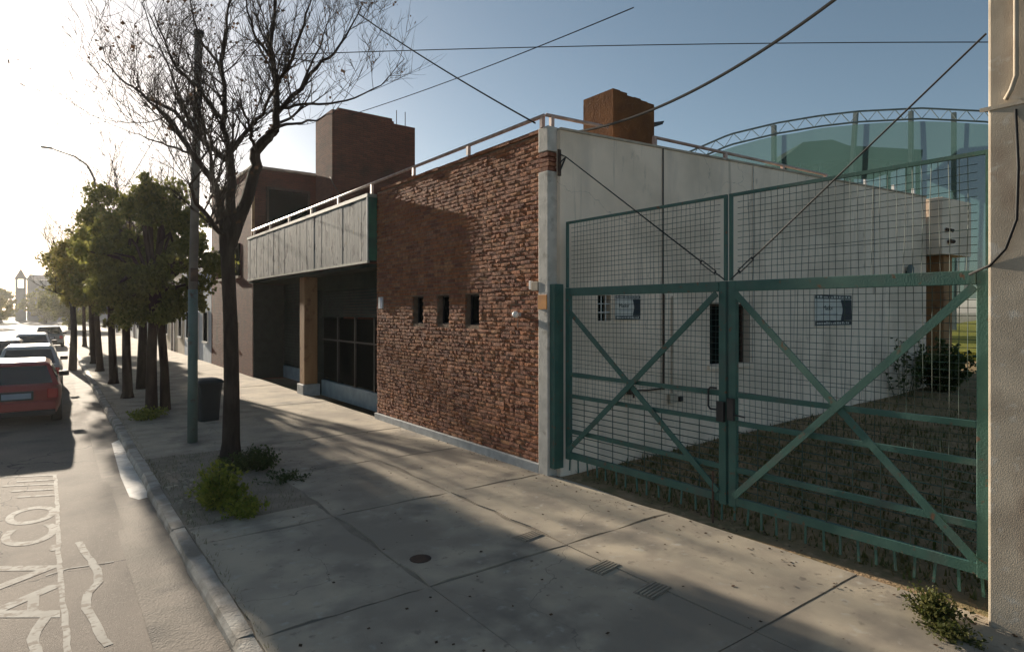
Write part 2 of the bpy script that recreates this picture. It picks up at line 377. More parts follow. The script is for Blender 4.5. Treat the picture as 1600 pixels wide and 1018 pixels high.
# ------------------------------------------------------------------ the brick corner building
bld = empty('brick_shop_building', (FX, 7.3, 0)); bld.location = (0,0,0)
tag(bld, 'single storey red brick corner shop with white side wall and long canopy', 'building')
Y0, Y1 = 7.33, 13.30; ZB, ZT = .14, 5.24
WIN = [(11.32, .45), (10.29, .45), (9.27, .47)]; WZ0, WZ1 = 2.24, 2.79
wall = MB()
def wall_rects():
    ys = [Y0]; 
    for c, wd in sorted(WIN): ys += [c - wd/2, c + wd/2]
    ys.append(Y1)
    for i in range(len(ys) - 1):
        if i % 2 == 0: wall.box(FX + .013, FX + .33, ys[i], ys[i+1], -.1, ZT - .002)
        else:
            wall.box(FX + .013, FX + .33, ys[i], ys[i+1], -.1, WZ0); wall.box(FX + .013, FX + .33, ys[i], ys[i+1], WZ1, ZT - .002)
wall_rects()
front = wall.build('front_wall', M['mortar'], bld)
# bricks: twelve rough shapes, then a loop
def rough_brick(L, H, D, b, ox=0, oy=0, oz=0, amp=.006):
    na, nc = 4, 3
    vs = []
    for c in range(nc):
        for a in range(na):
            fy = a / (na-1); fz = c / (nc-1)
            edge = (a in (0, na-1)) or (c in (0, nc-1))
            vs.append((ox - D + rnd.uniform(-amp, amp) + (.004 if edge else 0), oy + fy * L + (rnd.uniform(-.004,.004)), oz + fz * H + rnd.uniform(-.003,.003)))
    fs = []
    for c in range(nc-1):
        for a in range(na-1):
            i = c*na + a; fs.append((i, i+na, i+na+1, i+1))
    nb = len(vs)
    ring = [a for a in range(na)] + [c*na + na-1 for c in range(1, nc)] + [(nc-1)*na + a for a in range(na-2, -1, -1)] + [c*na for c in range(nc-2, 0, -1)]
    for i in ring: vs.append((ox + .04, vs[i][1], vs[i][2]))
    n = len(ring)
    for k in range(n): fs.append((ring[k], ring[(k+1)%n], nb + (k+1)%n, nb + k))
    b.add(vs, fs)
bricks = []
CH = .0705; z = ZB; row = 0
while z + .05 < ZT - .01:
    y = Y0 + (0 if row % 2 == 0 else -.13)
    while y < Y1:
        ln = .25 if rnd.random() < (.8 if z > 2.3 else .55) else .125
        a, c = max(y, Y0), min(y + ln, Y1)
        segs = [(a, c)]
        if z + .056 > WZ0 and z < WZ1:
            for wc, wd in WIN:
                ns = []
                for s0, s1 in segs:
                    w0, w1 = wc - wd/2, wc + wd/2
                    if s1 <= w0 or s0 >= w1: ns.append((s0, s1))
                    else:
                        if s0 < w0: ns.append((s0, w0))
                        if s1 > w1: ns.append((w1, s1))
                segs = ns
        for s0, s1 in segs:
            if s1 - s0 > .03: bricks.append((s0, s1, z))
        y += ln + rnd.uniform(.012, .018)
    z += CH; row += 1
near = sorted(bricks, key=lambda q: (.6*FX + .8*q[0]) * (1 if q[1]-q[0] > .1 else 9) + abs(q[2]-1.9) * .55)[:300]
nearset = set(near)
lib = []
for k in range(12):
    b = MB(); rough_brick(.25, .056, .0, b, amp=.0038); lib.append(b.mesh('brick', M['brick']))
for (s0, s1, z) in near:
    o = link('brick', rnd.choice(lib), front)
    o.location = (FX + rnd.uniform(-.006, .005), s0, z + rnd.uniform(-.003,.003)); o.scale = (1, (s1-s0)/.25, rnd.uniform(.92,1.05)); o.rotation_euler = (rnd.uniform(-.012,.012), rnd.uniform(-.03,.03), rnd.uniform(-.03,.03))
b = MB()
for q in bricks:
    if q in nearset: continue
    s0, s1, z = q; rough_brick(s1-s0, .056 * rnd.uniform(.92,1.05), rnd.uniform(-.005,.006), b, FX, s0, z, amp=.0038)
o = b.build('bricks', M['brick'], front); o['kind'] = 'stuff'
# coping, plinth, little windows
for i in range(int((Y1 - Y0) / .26)):
    o = box('coping_brick', M['brick'], bld, FX - .02 + rnd.uniform(-.01,.01), FX + .30, Y0 + i*.26, Y0 + i*.26 + .25, ZT + rnd.uniform(-.003,.004), ZT + .055)
box('plinth', M['pale'], bld, FX - .05, FX + .03, Y0, Y1 + .02, -.05, ZB - .004, bevel=.008)
for wc, wd in WIN:
    wdw = empty('window'); wdw.parent = bld
    box('pane', M['glass'], wdw, FX + .16, FX + .17, wc - wd/2, wc + wd/2, WZ0, WZ1)
    f = MB(); f.box(FX+.13, FX+.158, wc-wd/2, wc-wd/2+.03, WZ0, WZ1).box(FX+.13, FX+.158, wc+wd/2-.03, wc+wd/2, WZ0, WZ1).box(FX+.13, FX+.158, wc-wd/2+.03, wc+wd/2-.03, WZ0, WZ0+.03).box(FX+.13, FX+.158, wc-wd/2+.03, wc+wd/2-.03, WZ1-.03, WZ1)
    f.build('window_frame', M['black'], wdw)
    box('window_back', M['dark'], wdw, FX+.20, FX+.3, wc-wd/2, wc+wd/2, WZ0, WZ1)
# pilaster at the corner (white, chipped to bare brick near the top)
pl = box('pilaster', M['pilaster'], bld, FX - .05, FX + .16, 7.10, 7.326, -.05, 4.62, bevel=.012)
box('pilaster_top', M['pilaster'], bld, FX - .05, FX + .16, 7.10, 7.326, 4.92, 5.30, bevel=.012)
for i in range(4): box('bare_brick', M['brick'], bld, FX - .035 + rnd.uniform(-.01,.01), FX + .15, 7.11, 7.32, 4.625 + i*.0735, 4.625 + i*.0735 + .06)
# white side wall with a window hole and a small barred window
SW_L = PW(1447, 400)[0]
def top_z(s): return 5.24 + .012 * s
sa0, za1 = PW(934, 461); sa1, za0 = PW(955, 501)
sb0, zb1 = PW(1109, 474); sb1, zb0 = PW(1172, 566)
holes = [(sa0, sa1, za0, za1), (sb0, sb1, zb0, zb1)]
def wp(s, off, z): q = W0 + WD * s + WN * off; return (q.x, q.y, z)
def wbox(mb, s0, s1, o0, o1, z0, z1, z0b=None, z1b=None):
    z1b = z1 if z1b is None else z1b
    return mb.add([wp(s0,o1,z0), wp(s1,o1,z0), wp(s1,o0,z0), wp(s0,o0,z0), wp(s0,o1,z1), wp(s1,o1,z1b), wp(s1,o0,z1b), wp(s0,o0,z1)],
                  [(0,3,2,1),(4,5,6,7),(0,1,5,4),(1,2,6,5),(2,3,7,6),(3,0,4,7)])
sw = MB(); ss = [.12, sa0, sa1, sb0, sb1, SW_L]
for i in range(5):
    s0, s1 = ss[i], ss[i+1]
    if i in (1, 3):
        h = holes[(i-1)//2]; wbox(sw, s0, s1, -.25, 0, -.3, h[2]); wbox(sw, s0, s1, -.25, 0, h[3], top_z(s0), None, top_z(s1))
    else: wbox(sw, s0, s1, -.25, 0, -.3, top_z(s0), None, top_z(s1))
sidew = sw.build('side_wall', M['plaster'], bld)
cop = MB(); wbox(cop, .12, SW_L, -.27, .02, top_z(.3) + .002, top_z(.3)+.035, None, top_z(SW_L)+.035); cop.v = [(x, y, zz) for x, y, zz in cop.v]; 
for k, (x, y, zz) in enumerate(cop.v[:4]):
    s = (Vector((x,y,0)) - W0).dot(WD); cop.v[k] = (x, y, top_z(s) + .002)
cop.build('coping', M['column'], bld)
# barred window
bw = empty('barred_window'); bw.parent = bld
wbox(MB(), sa0, sa1, -.24, -.18, za0, za1).build('pane', M['glass'], bw)
bb = MB()
for i in range(1, 3): s = sa0 + (sa1-sa0)*i/3; bb.tube([wp(s, -.03, za0), wp(s, -.03, za1)], .009, 6)
for i in range(1, 3): zz = za0 + (za1-za0)*i/3; bb.tube([wp(sa0, -.03, zz), wp(sa1, -.03, zz)], .009, 6)
bb.build('bars', M['white'], bw)
# the larger window: dark shutter set in, pale reveal and sill
lw = empty('window'); lw.parent = bld
wbox(MB(), sb0, sb0 + (sb1-sb0)*.98, -.245, -.20, zb0, zb1).build('pane', M['glass'], lw)
fr = MB(); t = .05
for a0, a1 in ((sb0, sb0+t), (sb0+(sb1-sb0)*.5-t/2, sb0+(sb1-sb0)*.5+t/2), (sb1-t, sb1)): wbox(fr, a0, a1, -.198, -.16, zb0, zb1)
wbox(fr, sb0+t, sb0+(sb1-sb0)*.5-t/2, -.198, -.16, zb1-t, zb1); wbox(fr, sb0+(sb1-sb0)*.5+t/2, sb1-t, -.198, -.16, zb1-t, zb1)
fr.build('window_frame', M['rust'], lw)
wbox(MB(), sb0-.06, sb1+.06, -.2, .05, zb0-.07, zb0-.003).build('window_sill', M['plaster'], lw)
# joints in the plaster and the thin pipe, taps and meter box
s35, _ = PW(1035, 300); s11, _ = PW(1176, 300)
zt = PW(1035, 462)[1]
p = MB().tube([wp(s35, .03, zt + .02), wp(s35, .03, PW(1035, 608)[1])], .018, 8); p.build('drain_pipe', M['rust'], bld)
p = MB().tube([wp(s35, .018, top_z(s35)), wp(s35, .018, zt+.02)], .012, 6); p.build('conduit', M['black'], bld)
s42, _ = PW(1049, 500)
MB().tube([wp(s42, .02, zt), wp(s42, .02, PW(1049, 620)[1])], .012, 6).build('conduit', M['column'], bld)
MB().tube([wp(s11, .015, top_z(s11)), wp(s11 + .01, .015, 3.9), wp(s11-.02, .015, 1.5)], .009, 6).build('conduit', M['pilaster'], bld)
sx, _ = PW(1365, 300); MB().tube([wp(sx, .02, top_z(sx)), wp(sx, .02, 2.9)], .012, 6).build('conduit', M['pilaster'], bld)
st, ztp = PW(975, 612); tap = MB().tube([wp(s35, .03, PW(1035, 606)[1]), wp(s35-.35, .03, PW(1010, 609)[1]), wp(st+.1, .03, ztp+.02)], .014, 6)
tap.tube([wp(st+.1, .03, ztp+.02), wp(st+.1, .12, ztp-.02), wp(st+.1, .12, ztp-.09)], .018, 6); wbox(tap, st+.03, st+.17, .03, .12, ztp-.03, ztp+.07); tap.build('tap', M['rust'], bld)
sm, zm = PW(1043, 622); wbox(MB(), sm, sm+.16, .001, .07, zm-.08, zm+.08).build('meter_box', M['column'], bld, bevel=.01)
sm2, zm2 = PW(1058, 622); wbox(MB(), sm2+.03, sm2+.1, .001, .05, zm2-.05, zm2+.03).build('tap_valve', M['black'], bld)
# roof slab, back walls
rp = [(FX+.34, Y0), (FX+.34, 24.2), (18.2, 24.2)] + [wp(SW_L-.01, -.28, 0)[:2], wp(.35, -.28, 0)[:2]]
MB().prism(list(reversed([(x, y) for x, y in rp])), 4.75, 5.0).build('roof', M['column'], bld)
box('back_wall', M['plaster'], bld, 18.0, 18.3, 6.6, 24.2, -.1, 4.74)
# canopy over the shop fronts
CY0, CY1, CX0 = 13.31, 24.15, 5.83
can = empty('canopy'); can.parent = bld
NB = 36; step = (CY1 - CY0 - .1) / NB
for i in range(NB):
    y = CY0 + .06 + i * step
    box('board', M['sign'], can, CX0 + rnd.uniform(0,.006), CX0 + .03, y, y + step - .006, 3.66, 5.10)
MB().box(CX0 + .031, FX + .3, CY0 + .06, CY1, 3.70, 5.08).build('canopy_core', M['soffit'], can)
MB().box(CX0 - .012, FX + .30, CY0, CY1, 5.12, 5.20).build('top_trim', M['signtrim'], can)
MB().box(CX0 - .012, CX0 + .04, CY0, CY1, 3.60, 3.655).build('bottom_trim', M['signtrim'], can)
MB().box(CX0 - .010, CX0 + .02, CY0 - .0, CY0 + .055, 3.66, 5.115).build('corner_trim', M['pale'], can)
MB().box(CX0 + .021, FX + .02, CY0 + .004, CY0 + .055, 3.66, 5.115).build('end_panel', M['signgreen'], can)
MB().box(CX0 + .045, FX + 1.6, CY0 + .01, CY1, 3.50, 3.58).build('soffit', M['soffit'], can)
# shop front: column on a stone block, roller shutter, glass, tiled base
sc_ = empty('column'); sc_.parent = bld
MB().box(FX - .02, FX + .38, 18.35, 18.78, .30, 3.495).build('shaft', M['brown'], sc_, bevel=.015)
MB().box(FX - .08, FX + .44, 18.28, 18.85, -.05, .298).build('block', M['pale'], sc_, bevel=.02)
sh = empty('shop_front'); sh.parent = bld
SX = FX + .55
box('tiled_base', M['bluegrey'], sh, SX - .06, SX + .05, 13.32, 18.34, -.05, .42, bevel=.01)
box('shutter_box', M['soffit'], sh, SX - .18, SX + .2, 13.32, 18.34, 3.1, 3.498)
for i in range(10):
    box('slat', M['shutter'], sh, SX - .03 - (i % 2)*.006, SX + .02, 13.33, 18.33, 2.32 + i*.078, 2.32 + i*.078 + .072, bevel=.008)
for i in range(4):
    a = 13.34 + i * 1.248
    box('pane', M['glass'], sh, SX + .0, SX + .02, a + .05, a + 1.19, .47, 2.27)
    box('mullion', M['black'], sh, SX - .035, SX + .05, a - .02, a + .045, .425, 2.315)
box('transom', M['black'], sh, SX - .03, SX + .045, 13.39, 18.33, 1.62, 1.66)
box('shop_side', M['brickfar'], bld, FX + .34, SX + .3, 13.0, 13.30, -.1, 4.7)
sh2 = empty('shop_front'); sh2.parent = bld
SX2 = FX + 1.15
box('tiled_base', M['bluegrey'], sh2, SX2 - .06, SX2 + .05, 18.86, 24.19, -.05, .40, bevel=.01)
for i in range(28): box('slat', M['shutter'], sh2, SX2 - .02 - (i % 2)*.006, SX2 + .02, 18.87, 24.19, .42 + i*.11, .42 + i*.11 + .103)
box('post', M['bluegrey'], sh2, SX2 - .14, SX2 - .04, 20.0, 20.12, .0, 3.49)
box('recess_shade_sheet', M['shutter'], bld, FX + .02, SX2 + .1, 24.2, 24.29, -.05, 3.49)  # dark sheet added over the house brick to darken the recess
box('divider', M['shutter'], bld, FX + .44, SX2 + .1, 18.5, 18.7, -.05, 3.49)
# railing along the roof edge
rl = empty('roof_railing'); rl.parent = bld
RX = FX - .04; RZ = 5.47
MB().tube([(RX, 7.20, RZ), (RX, 15, RZ), (RX, 24.1, RZ)], .032, 8).build('front_rail', M['rail'], rl, smooth=True)
for i in range(9):
    y = 7.24 + i * 2.08; box('post', M['rail'], rl, RX - .03, RX + .03, y - .03, y + .03, 5.19 if y > Y1 else 5.29, RZ - .02)
s57, _ = PW(957, 200); s28, _ = PW(1029, 220); sE, _ = PW(1300, 270)
MB().tube([wp(-.05, -.12, RZ), wp(s57, -.12, RZ+.01)], .03, 8).build('side_rail', M['rail'], rl, smooth=True)
MB().tube([wp(s28, -.12, RZ+.01), wp(sE, -.12, top_z(sE)+.13)], .03, 8).build('side_rail', M['rail'], rl, smooth=True)
for s in (.05, s28 + .03, s28 + 1.9, s28 + 3.7, sE - .05, sE + 1.6, sE + 2.9, sE + 3.9):
    if s > SW_L: continue
    wbox(MB(), s-.03, s+.03, -.15, -.09, top_z(s)+.03, (RZ if s < sE else top_z(s)+.2)).build('post', M['rail'] if s < sE else M['white'], rl)
# roof volumes
tw = empty('tank_tower'); tw.parent = bld
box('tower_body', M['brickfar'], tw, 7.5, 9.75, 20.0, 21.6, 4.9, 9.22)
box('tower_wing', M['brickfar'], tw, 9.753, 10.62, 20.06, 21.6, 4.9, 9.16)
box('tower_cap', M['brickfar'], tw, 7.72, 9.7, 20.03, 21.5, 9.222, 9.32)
for x in (10.15, 10.5): MB().tube([(x, 20.6, 9.1), (x, 20.6, 9.85)], .015, 6).build('reinforcing_rod', M['rust'], tw)
ch = empty('chimney_stack'); ch.parent = bld
cb_ = MB().box(7.95, 9.05, 7.62, 8.38, 4.9, 6.34); cb_.build('stack', M['chimney'], ch)
cap = MB()
for i in range(6):
    cap.box(7.952 + i*.183, 7.952 + i*.183 + .181, 7.622, 8.378, 6.342, 6.36 + [.07,.06,.02,.03,.01,.0][i])
cap.build('broken_cap', M['chimney'], ch)

# second bay: two storey brick neighbour
nb = empty('brick_house'); tag(nb, 'two storey dark brick house rising beyond the canopy', 'house')
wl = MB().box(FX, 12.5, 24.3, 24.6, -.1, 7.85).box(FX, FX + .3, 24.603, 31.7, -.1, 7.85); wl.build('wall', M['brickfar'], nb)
box('roof', M['brickfar'], nb, FX + .31, 12.5, 24.61, 31.7, 7.5, 7.8)
box('roof_edge', M['column'], nb, FX - .06, 12.5, 24.22, 24.62, 7.853, 7.95)
box('roof_edge', M['column'], nb, FX - .06, FX + .34, 24.623, 31.7, 7.853, 7.95)
wi = empty('window'); wi.parent = nb
box('pane', M['glass'], wi, 6.62, 8.1, 24.25, 24.298, 5.9, 7.1)
fr = MB().box(6.54, 6.615, 24.2, 24.299, 5.8, 7.2).box(8.105, 8.18, 24.2, 24.299, 5.8, 7.2).box(6.617, 8.103, 24.2, 24.299, 7.105, 7.2).box(6.617, 8.103, 24.2, 24.299, 5.8, 5.895)
fr.build('frame', M['rust'], wi)
box('lit_corner_edge', M['brown'], nb, FX - .05, FX + .05, 24.2, 24.297, 5.2, 7.4)  # lighter strip paints the sunlit edge of the brick corner
ac = empty('air_conditioner'); ac.parent = nb
box('case', M['steel'], ac, 8.35, 9.0, 23.95, 24.297, 6.1, 6.7, bevel=.02)
for yy, zz, wd_, ht in ((26.2, 3.9, 1.2, 1.3), (28.9, 3.9, 1.2, 1.3)):
    q = empty('window'); q.parent = nb
    box('pane', M['glass'], q, FX - .03, FX - .002, yy, yy + wd_, zz, zz + ht); box('sill', M['column'], q, FX - .1, FX - .002, yy - .1, yy + wd_ + .1, zz - .09, zz - .003)
q = empty('door'); q.parent = nb
box('leaf', M['rust'], q, FX - .04, FX - .002, 27.2, 28.2, 0, 2.2); box('handle', M['steel'], q, FX - .08, FX - .041, 27.3, 27.34, 1.0, 1.15)
def rebase(root, loc):
    loc = Vector(loc); root.location = loc
    for c in root.children: c.location = c.location - loc
    return root
rebase(bld, (6.05, 13.3, 0)); rebase(nb, (6.05, 24.3, 0))

# ------------------------------------------------------------------ farther houses along the pavement
def row_house(y0, y1, h, mt, trim, lab, depth=8, xo=0):
    e = empty('row_house', (FX + xo, y0, 0)); tag(e, lab, 'house', 'houses farther along the pavement')
    MB().box(0, depth, 0, y1 - y0 - .02, -.1, h).build('wall', mt, e)
    MB().box(-.12, depth, -.005, y1 - y0 - .015, h + .003, h + .22).build('cornice', trim, e)
    n = max(2, int((y1 - y0) / 2.4)); p = (y1 - y0) / n
    for k in range(n):
        yc = p * (k + .5)
        if k == n // 2:
            d = empty('door'); d.parent = e
            MB().box(-.03, -.003, yc - .5, yc + .5, 0, 2.3).build('leaf', M['rust'], d); MB().box(-.06, -.004, yc - .62, yc - .505, 0, 2.42).box(-.06, -.004, yc + .505, yc + .62, 0, 2.42).box(-.06, -.004, yc - .502, yc + .502, 2.305, 2.42).build('frame', trim, d)
        else:
            d = empty('window'); d.parent = e
            MB().box(-.02, -.003, yc - .55, yc + .55, 1.0, 2.4).build('pane', M['glass'], d); MB().box(-.09, -.004, yc - .65, yc + .65, .9, .995).build('sill', trim, d)
            MB().box(-.05, -.004, yc - .62, yc - .553, 1.0, 2.45).box(-.05, -.004, yc + .553, yc + .62, 1.0, 2.45).box(-.05, -.004, yc - .62, yc + .62, 2.455, 2.52).build('frame', trim, d)
    return e
M['bluewall'] = mat('blue_white_paint', (.48,.54,.62), .8, (.38,.43,.5), 2); M['cream'] = mat('cream_paint', (.55,.48,.38), .85, (.45,.39,.3), 2)
M['greywall'] = mat('grey_render', (.34,.34,.33), .9, (.26,.26,.25), 1.5); M['whitewall'] = mat('white_paint_wall', (.68,.67,.65), .85, (.55,.54,.52), 1.5)
row_house(31.75, 39.0, 4.4, M['bluewall'], M['whitewall'], 'pale blue low house next to the two storey brick house')
row_house(39.05, 47.0, 5.0, M['cream'], M['whitewall'], 'cream house beyond the pale blue low house')
row_house(47.05, 58.0, 4.2, M['greywall'], M['whitewall'], 'grey house beyond the cream house')
row_house(58.05, 72.0, 6.2, M['whitewall'], M['greywall'], 'white two storey high front behind the street trees')
row_house(72.05, 95.0, 4.6, M['cream'], M['greywall'], 'last low house before the street end')

# ------------------------------------------------------------------ the green double gate
GX = 6.25
YL, YC, YR = 6.95, 4.175, 1.695
def gate_leaf(name, ya, yb, hinge_left, lab):
    """ya > yb. Z heights: top frame 3.84, rail 2.78, bars 1.54, 1.22, .69, bottom .33"""
    e = empty(name, (GX, ya if hinge_left else yb, 0)); tag(e, lab, 'gate', 'leaves of the green double gate')
    L = Vector((GX, ya if hinge_left else yb, 0))
    def put(mb, nm, mt, par=e, **k):
        mb.v = [(x - L.x, y - L.y, zz) for x, y, zz in mb.v]; return mb.build(nm, mt, par, **k)
    sw_ = .095
    put(MB().box(GX-.03, GX+.03, ya - sw_, ya, .26, 2.84), 'stile', M['gate'], bevel=.006)
    put(MB().box(GX-.03, GX+.03, yb, yb + sw_, .26, 2.84), 'stile', M['gate'], bevel=.006)
    put(MB().box(GX-.017, GX+.017, ya - .035, ya, 2.845, 3.84), 'upper_stile', M['gate'])
    put(MB().box(GX-.017, GX+.017, yb, yb + .035, 2.845, 3.84), 'upper_stile', M['gate'])
    put(MB().box(GX-.017, GX+.017, yb + .036, ya - .036, 3.805, 3.84), 'top_bar', M['gate'])
    a, c = ya - sw_ - .002, yb + sw_ + .002
    put(MB().box(GX-.036, GX+.03, c - sw_, a + sw_, 2.715, 2.835) if False else MB().box(GX-.034, GX+.034, c, a, 2.72, 2.838), 'rail', M['gate'], bevel=.005)
    for zz, hh in ((1.54, .055), (1.22, .055), (.69, .06)):
        put(MB().box(GX-.02, GX+.02, c, a, zz - hh/2, zz + hh/2), 'cross_bar', M['gate'])
    put(MB().box(GX-.028, GX+.028, c, a, .285, .375), 'bottom_rail', M['gate'])
    # the X brace, in front of the bars
    zt_ = 2.70 if True else 0
    za = 2.70 if not hinge_left else 2.50
    put(MB().bar((GX-.045, a, za), (GX-.045, c, .38), .02, .062, up=(0,1,0)) if False else MB().bar((GX-.047, a, za), (GX-.047, c, .40), .02, .07, up=(0,.7,.7)), 'brace', M['gate'])
    put(MB().bar((GX-.070, c, 2.70), (GX-.070, a, .40), .02, .07, up=(0,-.7,.7)), 'brace', M['gate'])
    # welded wire
    wires = MB(); r = .0029
    n = int((a - c) / .068)
    for i in range(1, n):
        y = c + (a - c) * i / n
        wob = lambda: rnd.gauss(0, .006)
        wires.tube([(GX+wob(), y+wob(), 2.84), (GX+wob(), y+wob(), 3.3), (GX+wob(), y+wob(), 3.81)], r, 4, False)
        wires.tube([(GX+.024+wob(), y+wob(), 1.22), (GX+.024+wob(), y+wob(), 2.0), (GX+.024+wob(), y+wob(), 2.72)], r, 4, False)
    zz = 2.92
    while zz < 3.8:
        wires.tube([(GX+.006, c, zz), (GX+.006+wob(), (a+c)/2, zz+wob()*2), (GX+.006, a, zz)], r, 4, False); zz += .068
    zz = 1.30
    while zz < 2.7:
        wires.tube([(GX+.03, c, zz), (GX+.03+wob(), (a+c)/2, zz+wob()*2), (GX+.03, a, zz)], r, 4, False); zz += .068
    w_ = put(wires, 'wire_mesh', M['gatewire']); w_['kind'] = 'stuff'
    bars = MB(); zz = .46
    while zz < 1.18:
        if abs(zz - .69) > .045: bars.tube([(GX+.01, c, zz), (GX+.01+wob(), (a+c)/2, zz+wob()), (GX+.01, a, zz)], .0065, 5, False)
        zz += .082
    o_ = put(bars, 'lower_rods', M['gatewire']); o_['kind'] = 'stuff'
    n = 9
    for i in range(1, n):
        y = c + (a - c) * i / n
        put(MB().tube([(GX-.002, y, .376), (GX-.002, y, 1.19)], .006, 5), 'upright_rod', M['gatewire'])
    n = 14
    for i in range(n + 1):
        y = c - .03 + (a - c + .06) * i / n + rnd.uniform(-.01,.01); ln = rnd.uniform(.17, .22)
        put(MB().bar((GX, y, .284), (GX + rnd.uniform(-.01,.01), y + rnd.uniform(-.015,.015), .284 - ln), .022, .012, up=(1,0,0)), 'spike', M['gate'])
    return e, put
lf, putl = gate_leaf('gate_leaf', YL, YC + .012, True, 'green steel gate leaf hinged beside the brick corner')
rt, putr = gate_leaf('gate_leaf', YC - .022, YR, False, 'green steel gate leaf hinged at the concrete post')
# latch and handles
hd = MB().tube([(GX-.05, 4.295, 1.60), (GX-.06, 4.375, 1.60), (GX-.06, 4.40, 1.57), (GX-.06, 4.40, 1.38), (GX-.06, 4.375, 1.35), (GX-.05, 4.295, 1.35)], .012, 6)
putl(hd, 'handle', M['black'])
putl(MB().box(GX-.075, GX-.032, 4.19, 4.285, 1.22, 1.45), 'lock_box', M['black'])
putr(MB().box(GX-.075, GX-.032, 4.065, 4.145, 1.25, 1.5), 'lock_box', M['black'])
putr(MB().tube([(GX-.06, 4.065, 1.32), (GX-.06, 3.925, 1.31)], .010, 6), 'bolt', M['black'])
putl(MB().tube([(GX-.05, 4.345, .62), (GX-.05, 4.345, .02)], .012, 6), 'drop_bolt', M['rust'])
# posts
gp = MB().box(FX - .012, FX + .17, 6.99, 7.095, .12, 2.9).build('gate_post', M['gate'], bevel=.004); tag(gp, 'teal steel strip fixed to the white corner pilaster', 'gate post')
gp2 = empty('gate_post', (GX+.06, 1.605, 0)); tag(gp2, 'pale green gate post touching the concrete post', 'gate post')
MB().box(-.07, .06, -.05, .055, -.05, 3.9).build('shaft', M['post'], gp2, bevel=.006)
for zz in (.45, 1.42, 2.6): MB().tube([(-.06, .068, zz - .07), (-.06, .068, zz + .07)], .018, 8).build('hinge', M['post'], gp2)
# tall concrete post
cpst = empty('concrete_post', (6.1, 1.50, 0)); tag(cpst, 'tall weathered concrete post with conduit at the end of the gate', 'post')
MB().box(-.14, .16, -.16, .14, -.1, 8.4).build('shaft', M['column'], cpst, bevel=.02)
MB().box(-.152, -.139, -.12, .19, 4.085, 4.115).build('clamp_band', M['column'], cpst)
MB().tube([(-.16, .02, 4.14), (-.18, -.02, 4.2), (-.18, -.05, 4.3), (-.18, -.05, 8.3)], .018, 8).build('conduit', M['column'], cpst, smooth=True)
MB().tube([(-.15, -.04, 4.05), (-.165, -.06, 3.6), (-.165, -.05, 3.2), (-.16, .02, 2.98), (-.15, .12, 2.86), (.0, .30, 2.80)], .011, 6).build('hanging_cable', M['wire'], cpst, smooth=True)
bwall = empty('brick_wall', (6.3, -6, 0)); tag(bwall, 'brown brick boundary wall past the concrete post', 'wall')
MB().box(0, .3, 0, 7.15, -.1, 5.2).build('masonry', M['brickfar'], bwall); MB().box(-.03, .33, 0, 7.15, 5.203, 5.28).build('coping', M['column'], bwall)
# stay cables with turnbuckles
def stay(a, b, lab, bracket=None):
    a = Vector(a); b = Vector(b); e = empty('stay_cable', b); tag(e, lab, 'cable', 'gate stay cables')
    d = (a - b); k = .17
    q0, q1 = d * .045, d * .115
    MB().tube([d * 0, q0], .008, 6).build('hook', M['black'], e)
    n = d.normalized(); sx = n.cross(Vector((1,0,0))).normalized() * .018
    tb = MB().tube([q0 + sx, q1 + sx], .007, 5).tube([q0 - sx, q1 - sx], .007, 5).tube([q0 - sx*1.2, q0 + sx*1.2], .011, 6).tube([q1 - sx*1.2, q1 + sx*1.2], .011, 6)
    tb.build('turnbuckle', M['black'], e)
    MB().tube([q1, q1 + (d - q1) * .5, d], .0085, 6).build('cable', M['wire'], e)
    return e
tip = P(884, 245, 6.24)
stay(tip, (GX - .02, YC + .04, 2.86), 'thin stay cable running down from the pilaster bracket')
stay((6.0, 1.66, 4.72), (GX - .02, YC - .05, 2.86), 'thin stay cable running up to the concrete post')
br = empty('wall_bracket', (FX + .12, 7.04, 4.6)); tag(br, 'black triangular iron bracket on the white corner', 'bracket')
q = tip - br.location
MB().tube([(0, -.0, .28), q, (0, 0, -.02)], .014, 6).build('arms', M['black'], br); MB().box(-.03, .03, -.02, -.001, -.06, .34).build('plate', M['rust'], br)
MB().tube([(0, -.01, .13), q], .009, 6).build('strut', M['black'], br)

